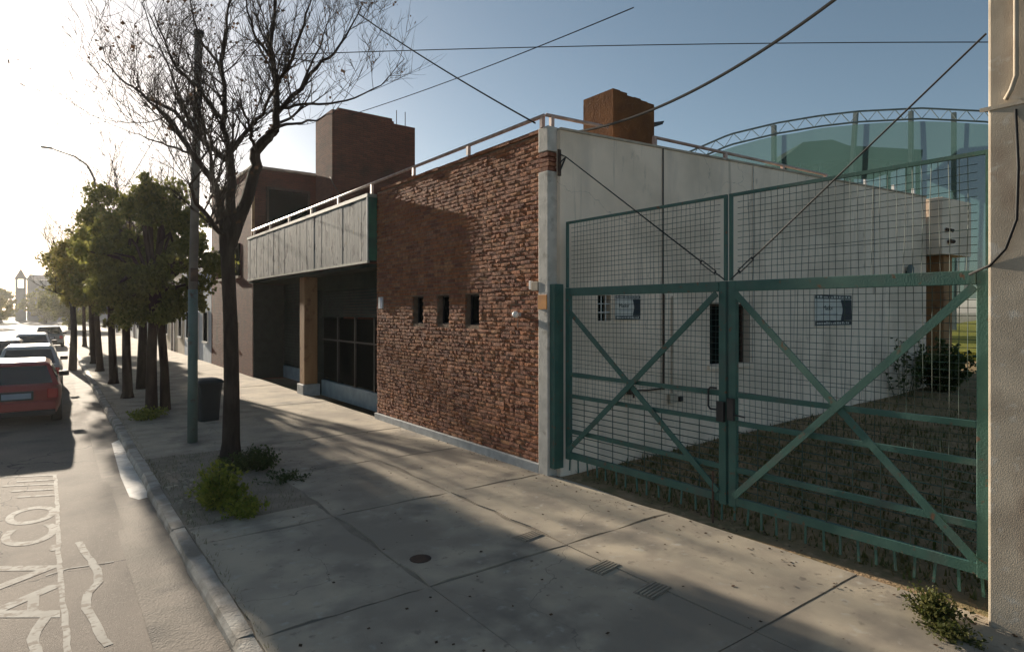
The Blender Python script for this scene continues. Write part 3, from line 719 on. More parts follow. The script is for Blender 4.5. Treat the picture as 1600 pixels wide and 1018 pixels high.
# ------------------------------------------------------------------ signs and lamps on the walls
def text_mesh(txt, size, mt, name='lettering', flat_ext=.0015):
    c = bpy.data.curves.new('t', 'FONT'); c.body = txt; c.size = size; c.align_x = 'CENTER'; c.align_y = 'CENTER'; c.extrude = flat_ext; c.offset = .012 * size if flat_ext == 0 else 0
    o = bpy.data.objects.new('t', c); COL.objects.link(o); bpy.context.view_layer.update()
    me = bpy.data.meshes.new_from_object(o.evaluated_get(bpy.context.evaluated_depsgraph_get())); me.name = name
    bpy.data.objects.remove(o); me.materials.clear(); me.materials.append(mt); return me
M['signwhite'] = mat('sign_pale_face', (.66,.64,.58), .6, (.58,.57,.52), 6); M['signdark'] = mat('sign_navy', (.02,.028,.04), .6); M['signink'] = mat('sign_ink', (.04,.06,.055), .7)
def estate_sign(u0, v0, u1, v1, lab, word):
    s0, z1 = PW(u0, v0); s1, z0 = PW(u1, v1)
    e = empty('agency_sign', wp((s0+s1)/2, .012, (z0+z1)/2), -WA); tag(e, lab, 'sign', 'estate agency signs on the white wall')
    W_, H_ = s1 - s0, z1 - z0
    MB().box(-W_/2, W_/2, -.012, .009, -H_/2, H_/2).build('board', M['signwhite'], e)
    # dark end block with a concave edge, dark strips along top and bottom
    pts = [(W_*.5, H_*.35)] + [(W_*(.19 + .05 * math.cos((k/8-.5)*math.pi)**2 * (1 if k%2 else 1.0)), H_*(.35 - .68*k/8)) for k in range(9)] + [(W_*.5, -H_*.33)]
    MB().add([(x, -.0145, zz) for x, zz in pts], [tuple(reversed(range(len(pts))))]).build('dark_block', M['signdark'], e)
    for zz, hh in ((.43, .12), (-.41, .14)):
        MB().box(-W_/2 + .005, W_/2 - .005, -.0145, -.0125, H_*(zz - hh/2), H_*(zz + hh/2)).build('dark_strip', M['signdark'], e)
        b_ = MB(); x = -W_*.46
        while x < W_*.42:
            ww = rnd.uniform(.02, .06) * W_; b_.box(x, x + ww, -.0165, -.0148, H_*(zz - hh*.25), H_*(zz + hh*rnd.uniform(.1,.3))); x += ww + rnd.uniform(.008, .03) * W_
        b_.build('illegible_print', M['signwhite'], e)
    t_ = link('lettering', text_mesh(word, H_*.22, M['signink']), e); t_.location = (-W_*.16, -.0145, H_*.08); t_.rotation_euler = (R(90), 0, 0)
    MB().box(-W_*.36, W_*.1, -.0145, -.0128, -H_*.13, -H_*.10).build('print_line', M['pale'], e)
    return e
estate_sign(960, 461, 999, 499, 'small pale agency sign beside the barred window', 'Mador')
estate_sign(1272, 460, 1329, 508, 'larger pale agency sign alone on the white wall', 'Mador')
# ball lamp, small white box and orange plate near the corner
bl = empty('wall_lamp', P(811, 491, FX - .02)); tag(bl, 'small white ball lamp on the brick wall', 'lamp')
MB().lathe([(.005,-.055),(.035,-.045),(.055,-.015),(.055,.015),(.035,.045),(.005,.055)], 14, (-.07,0,0)).build('globe', M['white'], bl, smooth=True); MB().box(-.03, .03, -.03, .03, -.03, .03).build('mount', M['pale'], bl)
MB().tube([(-.01,.01,-.03),(-.01,.02,-.22)], .008, 5).build('cable', M['wiregrey'], bl)
jb = empty('junction_box', P(838, 447, FX - .02)); tag(jb, 'small grey junction box on bricks near the white corner', 'box')
MB().box(-.04, .03, -.08, .08, -.07, .07).build('case', M['column'], jb, bevel=.008); MB().box(-.03, .02, .10, .15, -.05, .09).build('socket', M['white'], jb, bevel=.006)
op = MB().box(FX - .066, FX - .052, 7.11, 7.32, 2.52, 2.74).build('orange_plate', M['orange'], bevel=.003); tag(op, 'orange plate on the white corner pilaster', 'plate')
hn = empty('house_number', P(595, 473, FX - .025)); tag(hn, 'small white and blue house number plate on bricks', 'plate')
MB().box(-.012, .01, -.11, .11, -.13, .13).build('plate', M['white'], hn); M['blue'] = mat('plate_blue', (.05,.12,.25), .5); MB().box(-.016, -.0125, -.10, .01, -.12, .12).build('blue_field', M['blue'], hn)
sl, zl = PW(1416, 425); wl_ = empty('wall_lamp', wp(sl, 0, zl)); tag(wl_, 'grey cylinder lamp high on the white wall end', 'lamp')
MB().lathe([(.02,-.16),(.075,-.15),(.08,.1),(.05,.16),(.02,.17)], 12, (-.02,-.1,0)).build('body', M['steel'], wl_, smooth=True); MB().box(-.04, .0, -.06, -.001, -.03, .03).build('arm', M['black'], wl_)
fl = empty('floodlight', (9.055, 7.75, 6.0)); tag(fl, 'black floodlight jutting from the orange chimney stack', 'floodlight')
MB().add([(0,-.12,-.05),(.20,-.16,.02),(.22,.16,.02),(0,.12,-.05),(-.02,-.12,.03),(.24,-.17,.09),(.24,.17,.09),(-.02,.12,.03)], [(0,3,2,1),(4,5,6,7),(0,1,5,4),(1,2,6,5),(2,3,7,6),(3,0,4,7)]).build('housing', M['black'], fl)
MB().tube([(.0,0,-.45),(.06,-.02,-.3),(.06,0,-.05)], .016, 6).build('arm', M['white'], fl); MB().lathe([(.01,-.55),(.05,-.52),(.06,-.45),(.04,-.40)], 10, (.0,-.03,0)).build('socket', M['black'], fl)

# ------------------------------------------------------------------ what lies behind the yard
# porch at the end of the white wall
po = empty('porch', wp(SW_L, 0, 0), -WA); tag(po, 'porch with orange column at the end of the white wall', 'porch')
ZP = PW(1470, 400)[1]
MB().box(.04, 1.7, -.35, 2.5, ZP, 5.35).build('fascia_block', M['plaster'], po)
MB().box(.50, .98, -.2, .25, 0, ZP - .003).build('column', M['brown'], po, bevel=.02)
MB().box(.02, 3.2, 2.2, 2.4, 0, ZP - .003).build('back_wall', M['shutter'], po)
MB().box(1.15, 2.9, 2.12, 2.198, 1.9, 3.3).build('window_pane', M['glass'], po)
for x in (1.15, 1.72, 2.3, 2.86): MB().box(x, x + .06, 2.06, 2.118, 1.9, 3.3).build('window_bar', M['bluegrey'], po)
for zz in (.25,): MB().tube([(.3, -.4, 4.25), (.5, -.42, 4.25)], .05, 8).build('spout', M['rust'], po)
MB().tube([(.2, -.36, 4.55), (.3, -.5, 4.5)], .04, 8).build('spout', M['rust'], po)
# sunlit lawn bank beyond
M['lawn'] = mat('lawn', (.20,.19,.03), .95, (.13,.15,.03), 2, .1, .8, 20)
lw_ = MB().add([(24,-14,.55),(70,-30,.55),(70,20,.9),(24,12,.6),(24,-14,.9),(70,-30,1.2),(70,20,1.6),(24,12,1.2)], [(4,5,6,7),(0,1,5,4),(1,2,6,5),(2,3,7,6),(3,0,4,7)]).build('lawn', M['lawn']); tag(lw_, kind='structure')
# sports hall: arched truss with teal netting
def netmat():
    m = mat('teal_netting', (.045,.085,.083), .8, (.038,.07,.07), .6, .2); n = m.node_tree.nodes; l = m.node_tree.links
    b = n['Principled BSDF']; tr = n.new('ShaderNodeBsdfTransparent'); tl = n.new('ShaderNodeBsdfTranslucent'); tl.inputs[0].default_value = (.045,.09,.088,1)
    m1 = n.new('ShaderNodeMixShader'); m1.inputs[0].default_value = .5; m2 = n.new('ShaderNodeMixShader'); m2.inputs[0].default_value = .22
    o = n['Material Output']; l.new(b.outputs[0], m1.inputs[1]); l.new(tl.outputs[0], m1.inputs[2]); l.new(m1.outputs[0], m2.inputs[1]); l.new(tr.outputs[0], m2.inputs[2]); l.new(m2.outputs[0], o.inputs[0])
    return m
M['net'] = netmat()
DH = 36.0
hall = empty('sports_hall', PD(1340, 520, DH)); tag(hall, 'arched steel truss hall hung with teal netting behind the wall', 'sports hall')
HL = hall.location
arc = [(1020,262),(1080,236),(1140,210),(1215,192),(1280,181),(1340,174),(1440,169),(1545,174),(1640,190),(1720,215)]
def arc_pt(u, dz=0):
    for (u0, v0), (u1, v1) in zip(arc, arc[1:]):
        if u0 <= u <= u1:
            t = (u-u0)/(u1-u0); return PD(u, v0 + (v1-v0)*t, DH) + Vector((0,0,dz)) - HL
us = [1020 + i * 14 for i in range(51)]
ac_ = MB()
MB().tube([arc_pt(u) for u in us], .055, 6).build('top_chord', M['steel'], hall); MB().tube([arc_pt(u, -.62) for u in us], .055, 6).build('bottom_chord', M['steel'], hall)
web = MB()
for i in range(50): web.tube([arc_pt(us[i], 0 if i % 2 else -.62), arc_pt(us[i+1], -.62 if i % 2 else 0)], .022, 4)
web.build('truss_web', M['steel'], hall)
bk = Vector((.6,.8,0)) * 9
nv, nf = [], []
for i, u in enumerate(us):
    t_ = arc_pt(u, -.75)
    for k in range(9):
        z_ = t_.z + (3.2 - HL.z - t_.z) * k / 8; nv.append((t_.x + .25*math.sin(i*.9+k)*.3, t_.y, z_))
for i in range(50):
    for k in range(8): a = i*9 + k; nf.append((a, a+1, a+10, a+9))
MB().add(nv, nf).build('netting', M['net'], hall, smooth=True)
for u in (1215, 1345, 1432, 1500, 1600): 
    t_ = arc_pt(u, .0 if u != 1345 else .1); bq = Vector((t_.x - (.8 if u == 1345 else 0), t_.y + (.6 if u == 1345 else 0), -HL.z + .3)) ; MB().bar(t_ + Vector((.3,.4,0)), bq + Vector((.3,.4,0)), .22, .22, up=(0,1,0)).build('post', M['steel'], hall)
pv = empty('pavilion', PD(1290, 520, 43)); tag(pv, 'dark low roofed pavilion seen through the teal netting', 'pavilion')
L_ = pv.location
def pp(u, v, dd=43): return PD(u, v, dd) - L_
M['darkroof'] = mat('pavilion_roof', (.03,.06,.05), .8, (.02,.04,.035), 1)
rv = [pp(1205,262), pp(1255,222), pp(1300,218), pp(1350,236), pp(1440,240), pp(1440,252), pp(1330,248), pp(1240,262)]
rb = [v + Vector((.6,.8,0))*6 for v in rv]; n = len(rv)
MB().add(rv + rb, [tuple(range(n)), tuple(reversed(range(n, 2*n)))] + [((i+1)%n, i, i+n, (i+1)%n+n) for i in range(n)]).build('roof', M['darkroof'], pv)
for u in (1250, 1282, 1322, 1388, 1418, 1434): MB().bar(pp(u, 255), Vector((pp(u,255).x, pp(u,255).y, .4 - L_.z)), .22, .22, up=(0,1,0)).build('post', M['darkroof'], pv)
MB().bar(pp(1300, 232, 44), pp(1440, 240, 44), .2, .5).build('fascia', M['darkroof'], pv)

# ------------------------------------------------------------------ poles, bin
sp = empty('utility_pole', (2.16, 13.0, 0)); tag(sp, 'tall thin green steel pole beside the bare tree', 'pole')
MB().tube([(-.01,0,-.1), (0,0,2.9)], [.09, .085], 14).build('lower_shaft', M['poleg'], sp, smooth=True); MB().tube([(0,0,2.9), (.09,-.05,7.75)], [.08, .07], 14).build('upper_shaft', M['polew'], sp, smooth=True)
MB().tube([(.05,-.02,6.0),(.05,-.02,6.12)], .12, 12).build('collar', M['pale'], sp); MB().tube([(.09,-.05,7.74),(.09,-.05,7.82)], .095, 12).build('cap', M['black'], sp)
MB().box(-.06, .06, -.16, -.09, 3.05, 3.3).build('bracket', M['rust'], sp)
bn = empty('waste_bin', (2.85, 15.4, 0), R(12)); tag(bn, 'dark plastic waste bin with lid standing on the pavement', 'bin')
bq = MB(); 
prof = [(.19,.0,.17),(.215,.45,.19),(.245,.80,.215),(.255,.84,.225)]
vs = []
for (hx, zz, hy) in prof:
    for sx_, sy_ in ((-1,-1),(-.8,-1.08),(.8,-1.08),(1,-1),(1.05,-.8),(1.05,.8),(1,1),(.8,1.08),(-.8,1.08),(-1,1),(-1.05,.8),(-1.05,-.8)): vs.append((hx*sx_, hy*sy_, zz))
fs = [(i*12+k, i*12+(k+1)%12, (i+1)*12+(k+1)%12, (i+1)*12+k) for i in range(3) for k in range(12)] + [tuple(reversed(range(12)))]
bq.add(vs, fs); bq.build('body', M['bin'], bn, smooth=False)
lidp = MB(); vs = []
for (s_, zz) in ((1.08,.845),(1.1,.875),(.95,.93),(.6,.965)):
    for sx_, sy_ in ((-1,-1),(-.8,-1.08),(.8,-1.08),(1,-1),(1.05,-.8),(1.05,.8),(1,1),(.8,1.08),(-.8,1.08),(-1,1),(-1.05,.8),(-1.05,-.8)): vs.append((.255*s_*sx_, .225*s_*sy_, zz))
lidp.add(vs, [(i*12+k, i*12+(k+1)%12, (i+1)*12+(k+1)%12, (i+1)*12+k) for i in range(3) for k in range(12)] + [tuple(range(36,48)), tuple(reversed(range(12)))]); lidp.build('lid', M['bin'], bn)
MB().tube([(-.22,.26,.83),(.22,.26,.83)], .02, 8).build('handle', M['bin'], bn)
for s in (-1, 1): MB().tube([(s*.16,.2,.07),(s*.2,.2,.07)], .07, 12).build('wheel', M['black'], bn)

# street lamp beyond the trees
slp = empty('street_lamp', (1.75, 36.5, 0)); tag(slp, 'curved arm street lamp rising out of the tree crowns', 'street lamp')
MB().tube([(0,0,0),(0,0,8.2),(-.06,0,9.0),(-.35,0,9.6),(-.85,0,9.95),(-1.75,0,10.2)], [.09,.06,.05,.04,.035,.03], 8).build('pole', M['polew'], slp, smooth=True)
MB().box(-2.15, -1.7, -.09, .09, 10.17, 10.25).build('lamp_head', M['steel'], slp, bevel=.03)

# ------------------------------------------------------------------ trees
def grow(b, p, d, ln, r, lvl, tips, up=.25):
    n = 4 if lvl > 0 else 3; pts = [p]; q = p.copy(); dd = d.copy()
    for i in range(n):
        dd = (dd + Vector((rnd.gauss(0,.085), rnd.gauss(0,.085), rnd.gauss(up*.4,.07)))).normalized(); q = q + dd * (ln / n); pts.append(q)
    b.tube(pts, [r * (1 - .72 * i / n) for i in range(n+1)], 5 if r > .012 else 3, False)
    tips.append((q, dd))
    if lvl <= 0: return
    for i in range(1, n+1):
        for k in range(2 if i < n else 1):
            if rnd.random() < .9:
                ax = Vector((rnd.gauss(0,1), rnd.gauss(0,1), rnd.gauss(.25,.6))).normalized()
                nd = (dd * .75 + ax * .75).normalized(); grow(b, pts[i], nd, ln * rnd.uniform(.42,.68), max(.0042, r * (1-.72*i/n) * .75), lvl-1, tips, up)
bt = empty('bare_tree', (2.43, 11.2, 0)); tag(bt, 'leafless tree with dark trunk and twigs beside the green pole', 'tree')
DT = 10.4; TL = bt.location
def tp(u, v, off=0): return PD(u, v, DT + off) - TL
trunk = MB().tube([tp(360,722), tp(360,712), tp(361,690), tp(362,600), tp(360,500), tp(357,430), tp(354,375), tp(352,340)], [.26,.18,.145,.125,.115,.11,.12,.09], 12)
trunk.build('trunk', M['bark'], bt, smooth=True)
limbs = [  # (pixel path with depth offsets, start radius, end radius)
 ([(353,365,0),(362,318,.1),(361,280,.15),(359,240,.2)], .105, .08),
 ([(359,245,.2),(349,198,.3),(349,134,.5),(347,88,.7),(352,46,.8),(359,-5,.9),(362,-50,1)], .06, .012),
 ([(359,242,.2),(388,202,-.2),(409,177,-.5),(423,149,-.8),(436,120,-1.0)], .05, .012),
 ([(358,252,.2),(324,226,.3),(296,198,.4),(271,173,.5),(228,152,.7),(197,131,.8),(158,92,1.0)], .065, .012),
 ([(350,190,.3),(306,134,-.2),(274,106,-.4),(257,64,-.6),(240,20,-.7)], .042, .01),
 ([(352,350,0),(338,290,-.2),(310,255,-.4),(292,226,-.6),(271,191,-.8),(240,165,-1.1),(215,140,-1.3)], .075, .014),
 ([(300,240,-.5),(262,228,-.9),(228,215,-1.2),(200,205,-1.4)], .025, .006),
 ([(358,385,0),(380,325,.1),(398,269,.15),(400,237,.1),(418,215,.05),(430,202,0)], .13, .085),
 ([(430,202,0),(433,170,0),(430,124,.1),(423,71,.2),(430,0,.3),(432,-60,.4)], .08, .015),
 ([(430,200,0),(458,193,-.4),(494,187,-.9),(520,178,-1.2)], .035, .006),
 ([(432,178,0),(469,138,.4),(494,106,.7),(522,81,.9),(547,46,1.2),(565,10,1.4)], .05, .01),
 ([(440,168,0),(469,164,.2),(515,163,.4),(554,152,.6),(596,134,.8),(632,92,.9)], .034, .006),
 ([(400,237,.1),(393,215,-.3),(392,205,-.5),(382,180,-.8),(372,140,-1.0)], .04, .01),
 ([(431,140,.05),(456,90,-.5),(474,40,-.9),(490,-10,-1.2)], .04, .01),
 ([(426,95,.2),(400,60,-.3),(386,20,-.6),(378,-30,-.8)], .035, .008),
 ([(354,372,0),(338,354,-.3),(306,318,-.9),(297,290,-1.3),(318,262,-1.6)], .06, .012),
 ([(330,300,-.1),(345,268,-.5),(352,235,-.9)], .03, .008),
 ([(348,110,.6),(318,70,1.0),(300,20,1.3),(290,-30,1.5)], .03, .008),
 ([(300,200,.4),(276,140,.9),(262,100,1.2),(238,50,1.4),(222,5,1.5)], .03, .008),
 ([(470,138,.4),(500,70,.9),(516,20,1.3)], .028, .007),
]
br_ = MB(); tips = []
for path, r0, r1 in limbs:
    pts = [tp(*q) for q in path]; r0 *= .86; r1 *= .9
    fine = []
    for i in range(len(pts)-1):
        for k in range(3): fine.append(pts[i].lerp(pts[i+1], k/3) + (Vector((rnd.gauss(0,.012), rnd.gauss(0,.012), rnd.gauss(0,.012))) if (i or k) else Vector()))
    fine.append(pts[-1]); n = len(fine)
    rad = [r0 + (r1 - r0) * (i/(n-1)) for i in range(n)]
    br_.tube(fine, rad, 7, False)
    for i in range(1, n):
        if rad[i] > .075: continue
        d = (fine[i] - fine[i-1]).normalized()
        for k in range(2):
            if rnd.random() < (.58 if rad[i] < .05 else .22):
                ax = Vector((rnd.gauss(0,1), rnd.gauss(0,1), rnd.gauss(.5,.7))).normalized()
                grow(br_, fine[i], (d*.5 + ax*.7 + Vector((0,0,.25))).normalized(), rnd.uniform(.5,1.5), max(.006, rad[i]*.42), 2 if rnd.random() < .5 else 1, tips)
br_.build('branches', M['bark'], bt)
lv = MB()
def leafq(b, p, s, droop=0, asp=.5):
    n = Vector((rnd.gauss(0,1), rnd.gauss(0,1), rnd.gauss(0,1))).normalized(); t = n.orthogonal().normalized(); t = (t * math.cos(1) + n.cross(t) * math.sin(1) - Vector((0,0,droop))).normalized(); s2 = t.cross(n).normalized() * s * asp
    t = t * s; b.add([p, p + t*.5 + s2, p + t, p + t*.5 - s2], [(0,1,2,3)])
for p, d in tips:
    if rnd.random() < .035:
        for k in range(rnd.randint(1, 4)): leafq(lv, p + Vector((rnd.gauss(0,.04), rnd.gauss(0,.04), rnd.gauss(-.05,.05))), rnd.uniform(.03,.075), 1.0)
lv.build('dry_leaves', M['deadleaf'], bt)

# leafy street trees: three crowns, repeated
def crown_mesh(name, seed, rx, ry, rz, nclump, nleaf, mt, size=.10):
    global rnd
    keep = rnd; rnd = random.Random(seed)
    b = MB(); cl = []
    for i in range(nclump):
        while True:
            v = Vector((rnd.uniform(-1,1), rnd.uniform(-1,1), rnd.uniform(-1,1)))
            if .3 < v.length < 1: break
        v = v.normalized() * v.length ** .5
        cl.append((Vector((v.x*rx*rnd.uniform(.7,1.18), v.y*ry*rnd.uniform(.7,1.18), v.z*rz*rnd.uniform(.7,1.18))), rnd.choice((.14,.18,.22,.28,.36,.48))))
    for c, r in cl:
        for k in range(int(nleaf * 1.3 * (r / .38) ** 1.6)):
            v = Vector((rnd.gauss(0,1), rnd.gauss(0,1), rnd.gauss(0,1))).normalized() * r * rnd.random() ** .45
            leafq(b, c + Vector((v.x, v.y, v.z*.8)), size * rnd.uniform(.6,1.4), .3, .42)
    rnd = keep
    return b.mesh(name, mt), cl
crowns = [crown_mesh('crown', 11, 1.9, 1.9, 1.9, 110, 250, M['leaf'], .105), crown_mesh('crown', 12, 1.7, 2.0, 1.75, 104, 150, M['leaf2'], .105), crown_mesh('crown', 13, 2.0, 1.8, 1.95, 110, 250, M['leaf'], .105)]
def street_tree(x, y, zc, ci, sc, rot, lab, lean=0, two=False, grp='leafy street trees along the kerb'):
    e = empty('street_tree', (x, y, 0)); tag(e, lab, 'tree', grp)
    me, cl = crowns[ci]
    o = link('crown', me, e); o.location = (lean*.6, 0, zc); o.scale = (sc, sc, sc * 1.22); o.rotation_euler = (0,0,rot)
    t = MB()
    top = Vector((lean*.5, 0, zc - .5*sc)); t.tube([(0,0,-.1), (.01,0,.15), (lean*.15,.03,1.2), (lean*.35,-.04,2.2), top], [.21,.14,.115,.10,.08], 9)
    m = Matrix.Rotation(rot, 3, 'Z')
    for c, r in cl[::3]:
        q = m @ (Vector((c.x, c.y, c.z * 1.22)) * sc) + Vector((lean*.6,0,zc)); t.tube([top - Vector((0,0,.5)), top.lerp(q, .5) + Vector((rnd.gauss(0,.15), rnd.gauss(0,.15), .1)), q], [.06,.035,.012], 5, False)
    if two: t.tube([(.35,.3,-.1), (.33,.3,1.0), (.2,.15,2.6), top], [.13,.10,.09,.05], 8)
    t.build('trunk', M['bark2'], e, smooth=True)
    return e
street_tree(1.95, 17.3, 3.85, 0, 0.80, .3, 'leafy street tree just behind the green pole', .1, True)
street_tree(1.75, 20.8, 4.1, 2, 0.78, 1.4, 'leafy street tree second behind the green pole', -.1)
street_tree(1.7, 25.0, 4.25, 1, 0.78, 2.2, 'leafy street tree third behind the green pole', -.2)
street_tree(1.6, 30.5, 4.35, 1, 0.80, 3.6, 'leafy street tree fourth behind the green pole', -.3)
street_tree(1.6, 35.0, 4.4, 1, 0.85, 4.4, 'leafy street tree fifth behind the green pole', -.2)
street_tree(1.85, 42.0, 4.8, 1, 0.92, 5.2, 'leafy street tree sixth behind the green pole', -.2)
street_tree(1.85, 52.0, 4.9, 0, 0.96, .9, 'leafy street tree seventh behind the green pole', -.1)
def bare_small(x, y, h, seed, lab, lvl=3):
    global rnd
    keep = rnd; rnd = random.Random(seed)
    e = empty('bare_tree', (x, y, 0)); tag(e, lab, 'tree', 'leafless trees behind the street trees')
    MB().tube([(0,0,-.1),(.05,0,h*.25),(0,.05,h*.45)], [.16,.12,.10], 8).build('trunk', M['bark'], e, smooth=True)
    b = MB(); tp_ = []
    for k in range(9):
        a = k * 2.4; grow(b, Vector((0,.05,h*(.38 + .012*k))), Vector((math.cos(a)*.42, math.sin(a)*.42, .9)).normalized(), h*rnd.uniform(.38,.5), .04 if lvl == 3 else .055, lvl, tp_, .25)
    b.build('branches', M['bark'], e); rnd = keep
bare_small(2.3, 22.8, 7.6, 5, 'thin leafless tree rising behind the leafy crowns', 3)
bare_small(3.3, 32.5, 8.2, 9, 'open leafless tree nearest the house fronts, behind the leafy crowns', 2)
bare_small(.75, 33.0, 6.4, 6, 'leafless tree overhanging the road past the leafy crowns')

# weeds and grass at the tree pit
def clump(name, x, y, z, n, h, spread, mt, lab, cat='plant', size=.06, stems=12, grp=None):
    e = empty(name, (x, y, z)); tag(e, lab, cat, grp)
    st = MB(); lf_ = MB()
    for s in range(stems):
        a = rnd.uniform(0, 6.28); r = spread * rnd.random() ** .7; hh = h * rnd.uniform(.5, 1.0) * (1 - .35 * r / spread)
        p0 = Vector((math.cos(a)*r*.3, math.sin(a)*r*.3, 0)); p1 = Vector((math.cos(a)*r, math.sin(a)*r, hh)); pm = (p0+p1)/2 + Vector((0,0,hh*.12))
        st.tube([p0, pm, p1], [.006,.005,.003], 4, False)
        for k in range(n // stems):
            t = rnd.uniform(.15, 1.05); q = p0.lerp(pm, t*2) if t < .5 else pm.lerp(p1, t*2-1)
            leafq(lf_, q + Vector((rnd.gauss(0,.03), rnd.gauss(0,.03), rnd.gauss(0,.03))), size*rnd.uniform(.6,1.4), .2, .32)
    st.build('stems', M['weed2'], e); lf_.build('leaves', mt, e)
    return e
clump('weed_bush', 1.72, 8.55, -.03, 2600, .62, .36, M['weed'], 'yellow green weed bush at the kerb by the tree pit', 'weed', .055, 46)
clump('weed_bush', 1.92, 8.05, -.03, 900, .30, .34, M['weed'], 'low yellow green weed spilling toward the kerb edge', 'weed', .05, 26)
clump('weed_bush', 2.55, 10.3, -.03, 2200, .34, .55, M['weed2'], 'dark low weeds around the bare tree trunk', 'weed', .05, 50)
clump('weed_bush', 2.75, 9.3, -.03, 500, .16, .45, M['weed2'], 'flat dark weeds in front of the bare tree', 'weed', .04, 26)
clump('weed_bush', 1.75, 16.4, 0, 900, .30, .5, M['weed'], 'small grassy tuft at the foot of the leafy trees', 'weed', .06, 40)
clump('weed_bush', 5.75, 1.95, 0, 1300, .24, .22, M['grass'], 'dry weeds at the foot of the concrete post', 'weed', .032, 60)
clump('weed_bush', 5.55, 1.75, 0, 800, .09, .25, M['grass'], 'low dry weeds creeping out on the pavement', 'weed', .028, 40)
s_, z_ = PW(1432, 610); q = wp(s_, .5, 0)
clump('yard_shrub', q[0], q[1], yard_z(q[0], 0), 2400, 1.3, .8, M['weed2'], 'dark shrub against the end of the white wall', 'shrub', .11, 40)
s_, z_ = PW(1396, 600); q = wp(s_, .25, 0)
cr_ = clump('wall_creeper', q[0], q[1], yard_z(q[0], 0), 260, 2.0, .9, M['weed2'], 'sparse creeper climbing the white wall above the shrub', 'creeper', .10, 16)
b = MB()
for i in range(2600):
    x, y = 1.3 + rnd.random()*1.4, rnd.uniform(7.9, 12); 
    if rnd.random() < .3: x, y = rnd.uniform(1.26,1.34), rnd.uniform(2, 20)
    h = rnd.uniform(.02,.09); a = rnd.uniform(0,6.28); wd = .004
    b.add([(x - wd, y, -.04), (x + wd, y, -.04), (x + math.cos(a)*h*.5, y + math.sin(a)*h*.5, h - .035)], [(0,1,2)])
o = b.build('pit_grass', M['grass']); tag(o, 'thin grass in the tree pit and along the kerb', 'grass', kind='stuff')
b = MB()
for i in range(600):
    x = rnd.choice([rnd.uniform(6.12, 6.5), rnd.gauss(5.9,.12), rnd.uniform(1.3, 6)]); y = rnd.uniform(1.4, 12)
    if x > 6.02 and y > 6.9: continue
    p = Vector((x, y, .008)); a = rnd.uniform(0,6.28); s = rnd.uniform(.015,.045); t = Vector((math.cos(a), math.sin(a), rnd.uniform(-.1,.3))) * s; s2 = Vector((-math.sin(a), math.cos(a), rnd.uniform(-.2,.2))) * s * .45
    b.add([p, p + t*.5 + s2, p + t, p + t*.5 - s2], [(0,1,2,3)])
o = b.build('fallen_leaves', M['deadleaf']); tag(o, 'dry fallen leaves scattered on pavement and threshold', 'leaves', kind='stuff')

# ------------------------------------------------------------------ puddles in the gutter, marks on the road
M['whitepatch'] = mat('gutter_white', (.72,.70,.66), .7, (.5,.48,.44), 6, .4); layer(M['whitepatch'], (.2,.18,.16), 5, .64, .68)  # white with grey mottling, for the gutter patch
def blob(name, pts, z, mt, lab=None, cat=None, grp=None, kind=None):
    o = MB().add([(x, y, z) for x, y in pts], [tuple(range(len(pts)))]).build(name, mt); tag(o, lab, cat, grp, kind); return o
def wob_strip(path, wd, zf=None):
    L_, R_ = [], []
    for i, (x, y) in enumerate(path):
        x0, y0 = path[max(i-1,0)]; x1, y1 = path[min(i+1,len(path)-1)]; l = math.hypot(x1-x0, y1-y0) or 1; nx_, ny_ = -(y1-y0)/l, (x1-x0)/l; h = wd/2*rnd.uniform(.88,1.1)
        L_.append((x+nx_*h, y+ny_*h)); R_.append((x-nx_*h, y-ny_*h))
    return L_, R_
def road_strip(name, path, wd, lab, grp=None, mt=None, dz=.0035):
    sub = []
    for (x0,y0),(x1,y1) in zip(path, path[1:]):
        n = max(2, int(math.hypot(x1-x0,y1-y0)/.12))
        sub += [(x0+(x1-x0)*k/n + rnd.gauss(0,.004), y0+(y1-y0)*k/n) for k in range(n)]
    sub.append(path[-1]); L_, R_ = wob_strip(sub, wd); b = MB(); n = len(sub)
    b.add([(x,y,road_z(x,y)+dz) for x,y in L_] + [(x,y,road_z(x,y)+dz) for x,y in R_], [(i, n+i, n+i+1, i+1) for i in range(n-1)])
    o = b.build(name, mt or M['paint']); tag(o, lab, 'road marking', grp); return o
def G(u, v, z=-.11):
    d = F * (CAM_H - z) / (v - 485); r = (u-800)/F*d; return (.6*d+.8*r, .8*d-.6*r)
road_strip('road_line', [G(86,742), G(90,800), G(92,860), G(97,930), G(107,1030), G(112,1100)], .045, 'long worn white line down the road past the letters')
road_strip('road_squiggle', [G(122,846), G(136,868), G(152,888), G(154,908), G(136,926), G(134,948), G(148,970), G(160,996), G(170,1006)], .07, 'wavy white paint line right of the lettering', 'wavy road marks')
road_strip('road_squiggle', [G(74,958), G(60,978), G(50,996), G(55,1012), G(60,1040)], .08, 'wavy white paint line below the letter A', 'wavy road marks')
road_strip('road_dash', [G(72,898), G(105,887), G(140,882), G(178,876)], .03, 'thin white line crossing the long road line')
for k, v in enumerate((744, 751, 758, 766, 775)):
    x0, y0 = G(rnd.uniform(-10, 30), v + 2); x1, y1 = G(88, v - 2)
    road_strip('road_stripe', [(x0, y0), (x1, y1)], .075, ['stripe nearest the red car','second stripe behind the red car','third stripe behind the red car','fourth stripe behind the red car','fifth stripe behind the red car','x'][k].replace('stripe', 'worn white road stripe'), 'road stripes behind the red car')
txt = empty('road_lettering', (.06, G(97, 962)[1], road_z(0, 6)))
ya_, yb_ = G(97, 962)[1], G(88, 785)[1]
cur = 0.0; adv = (('A', .30, .0), ('V', .26, .0), ('.', .07, .03), ('C', .24, .05), ('O', .27, .03))
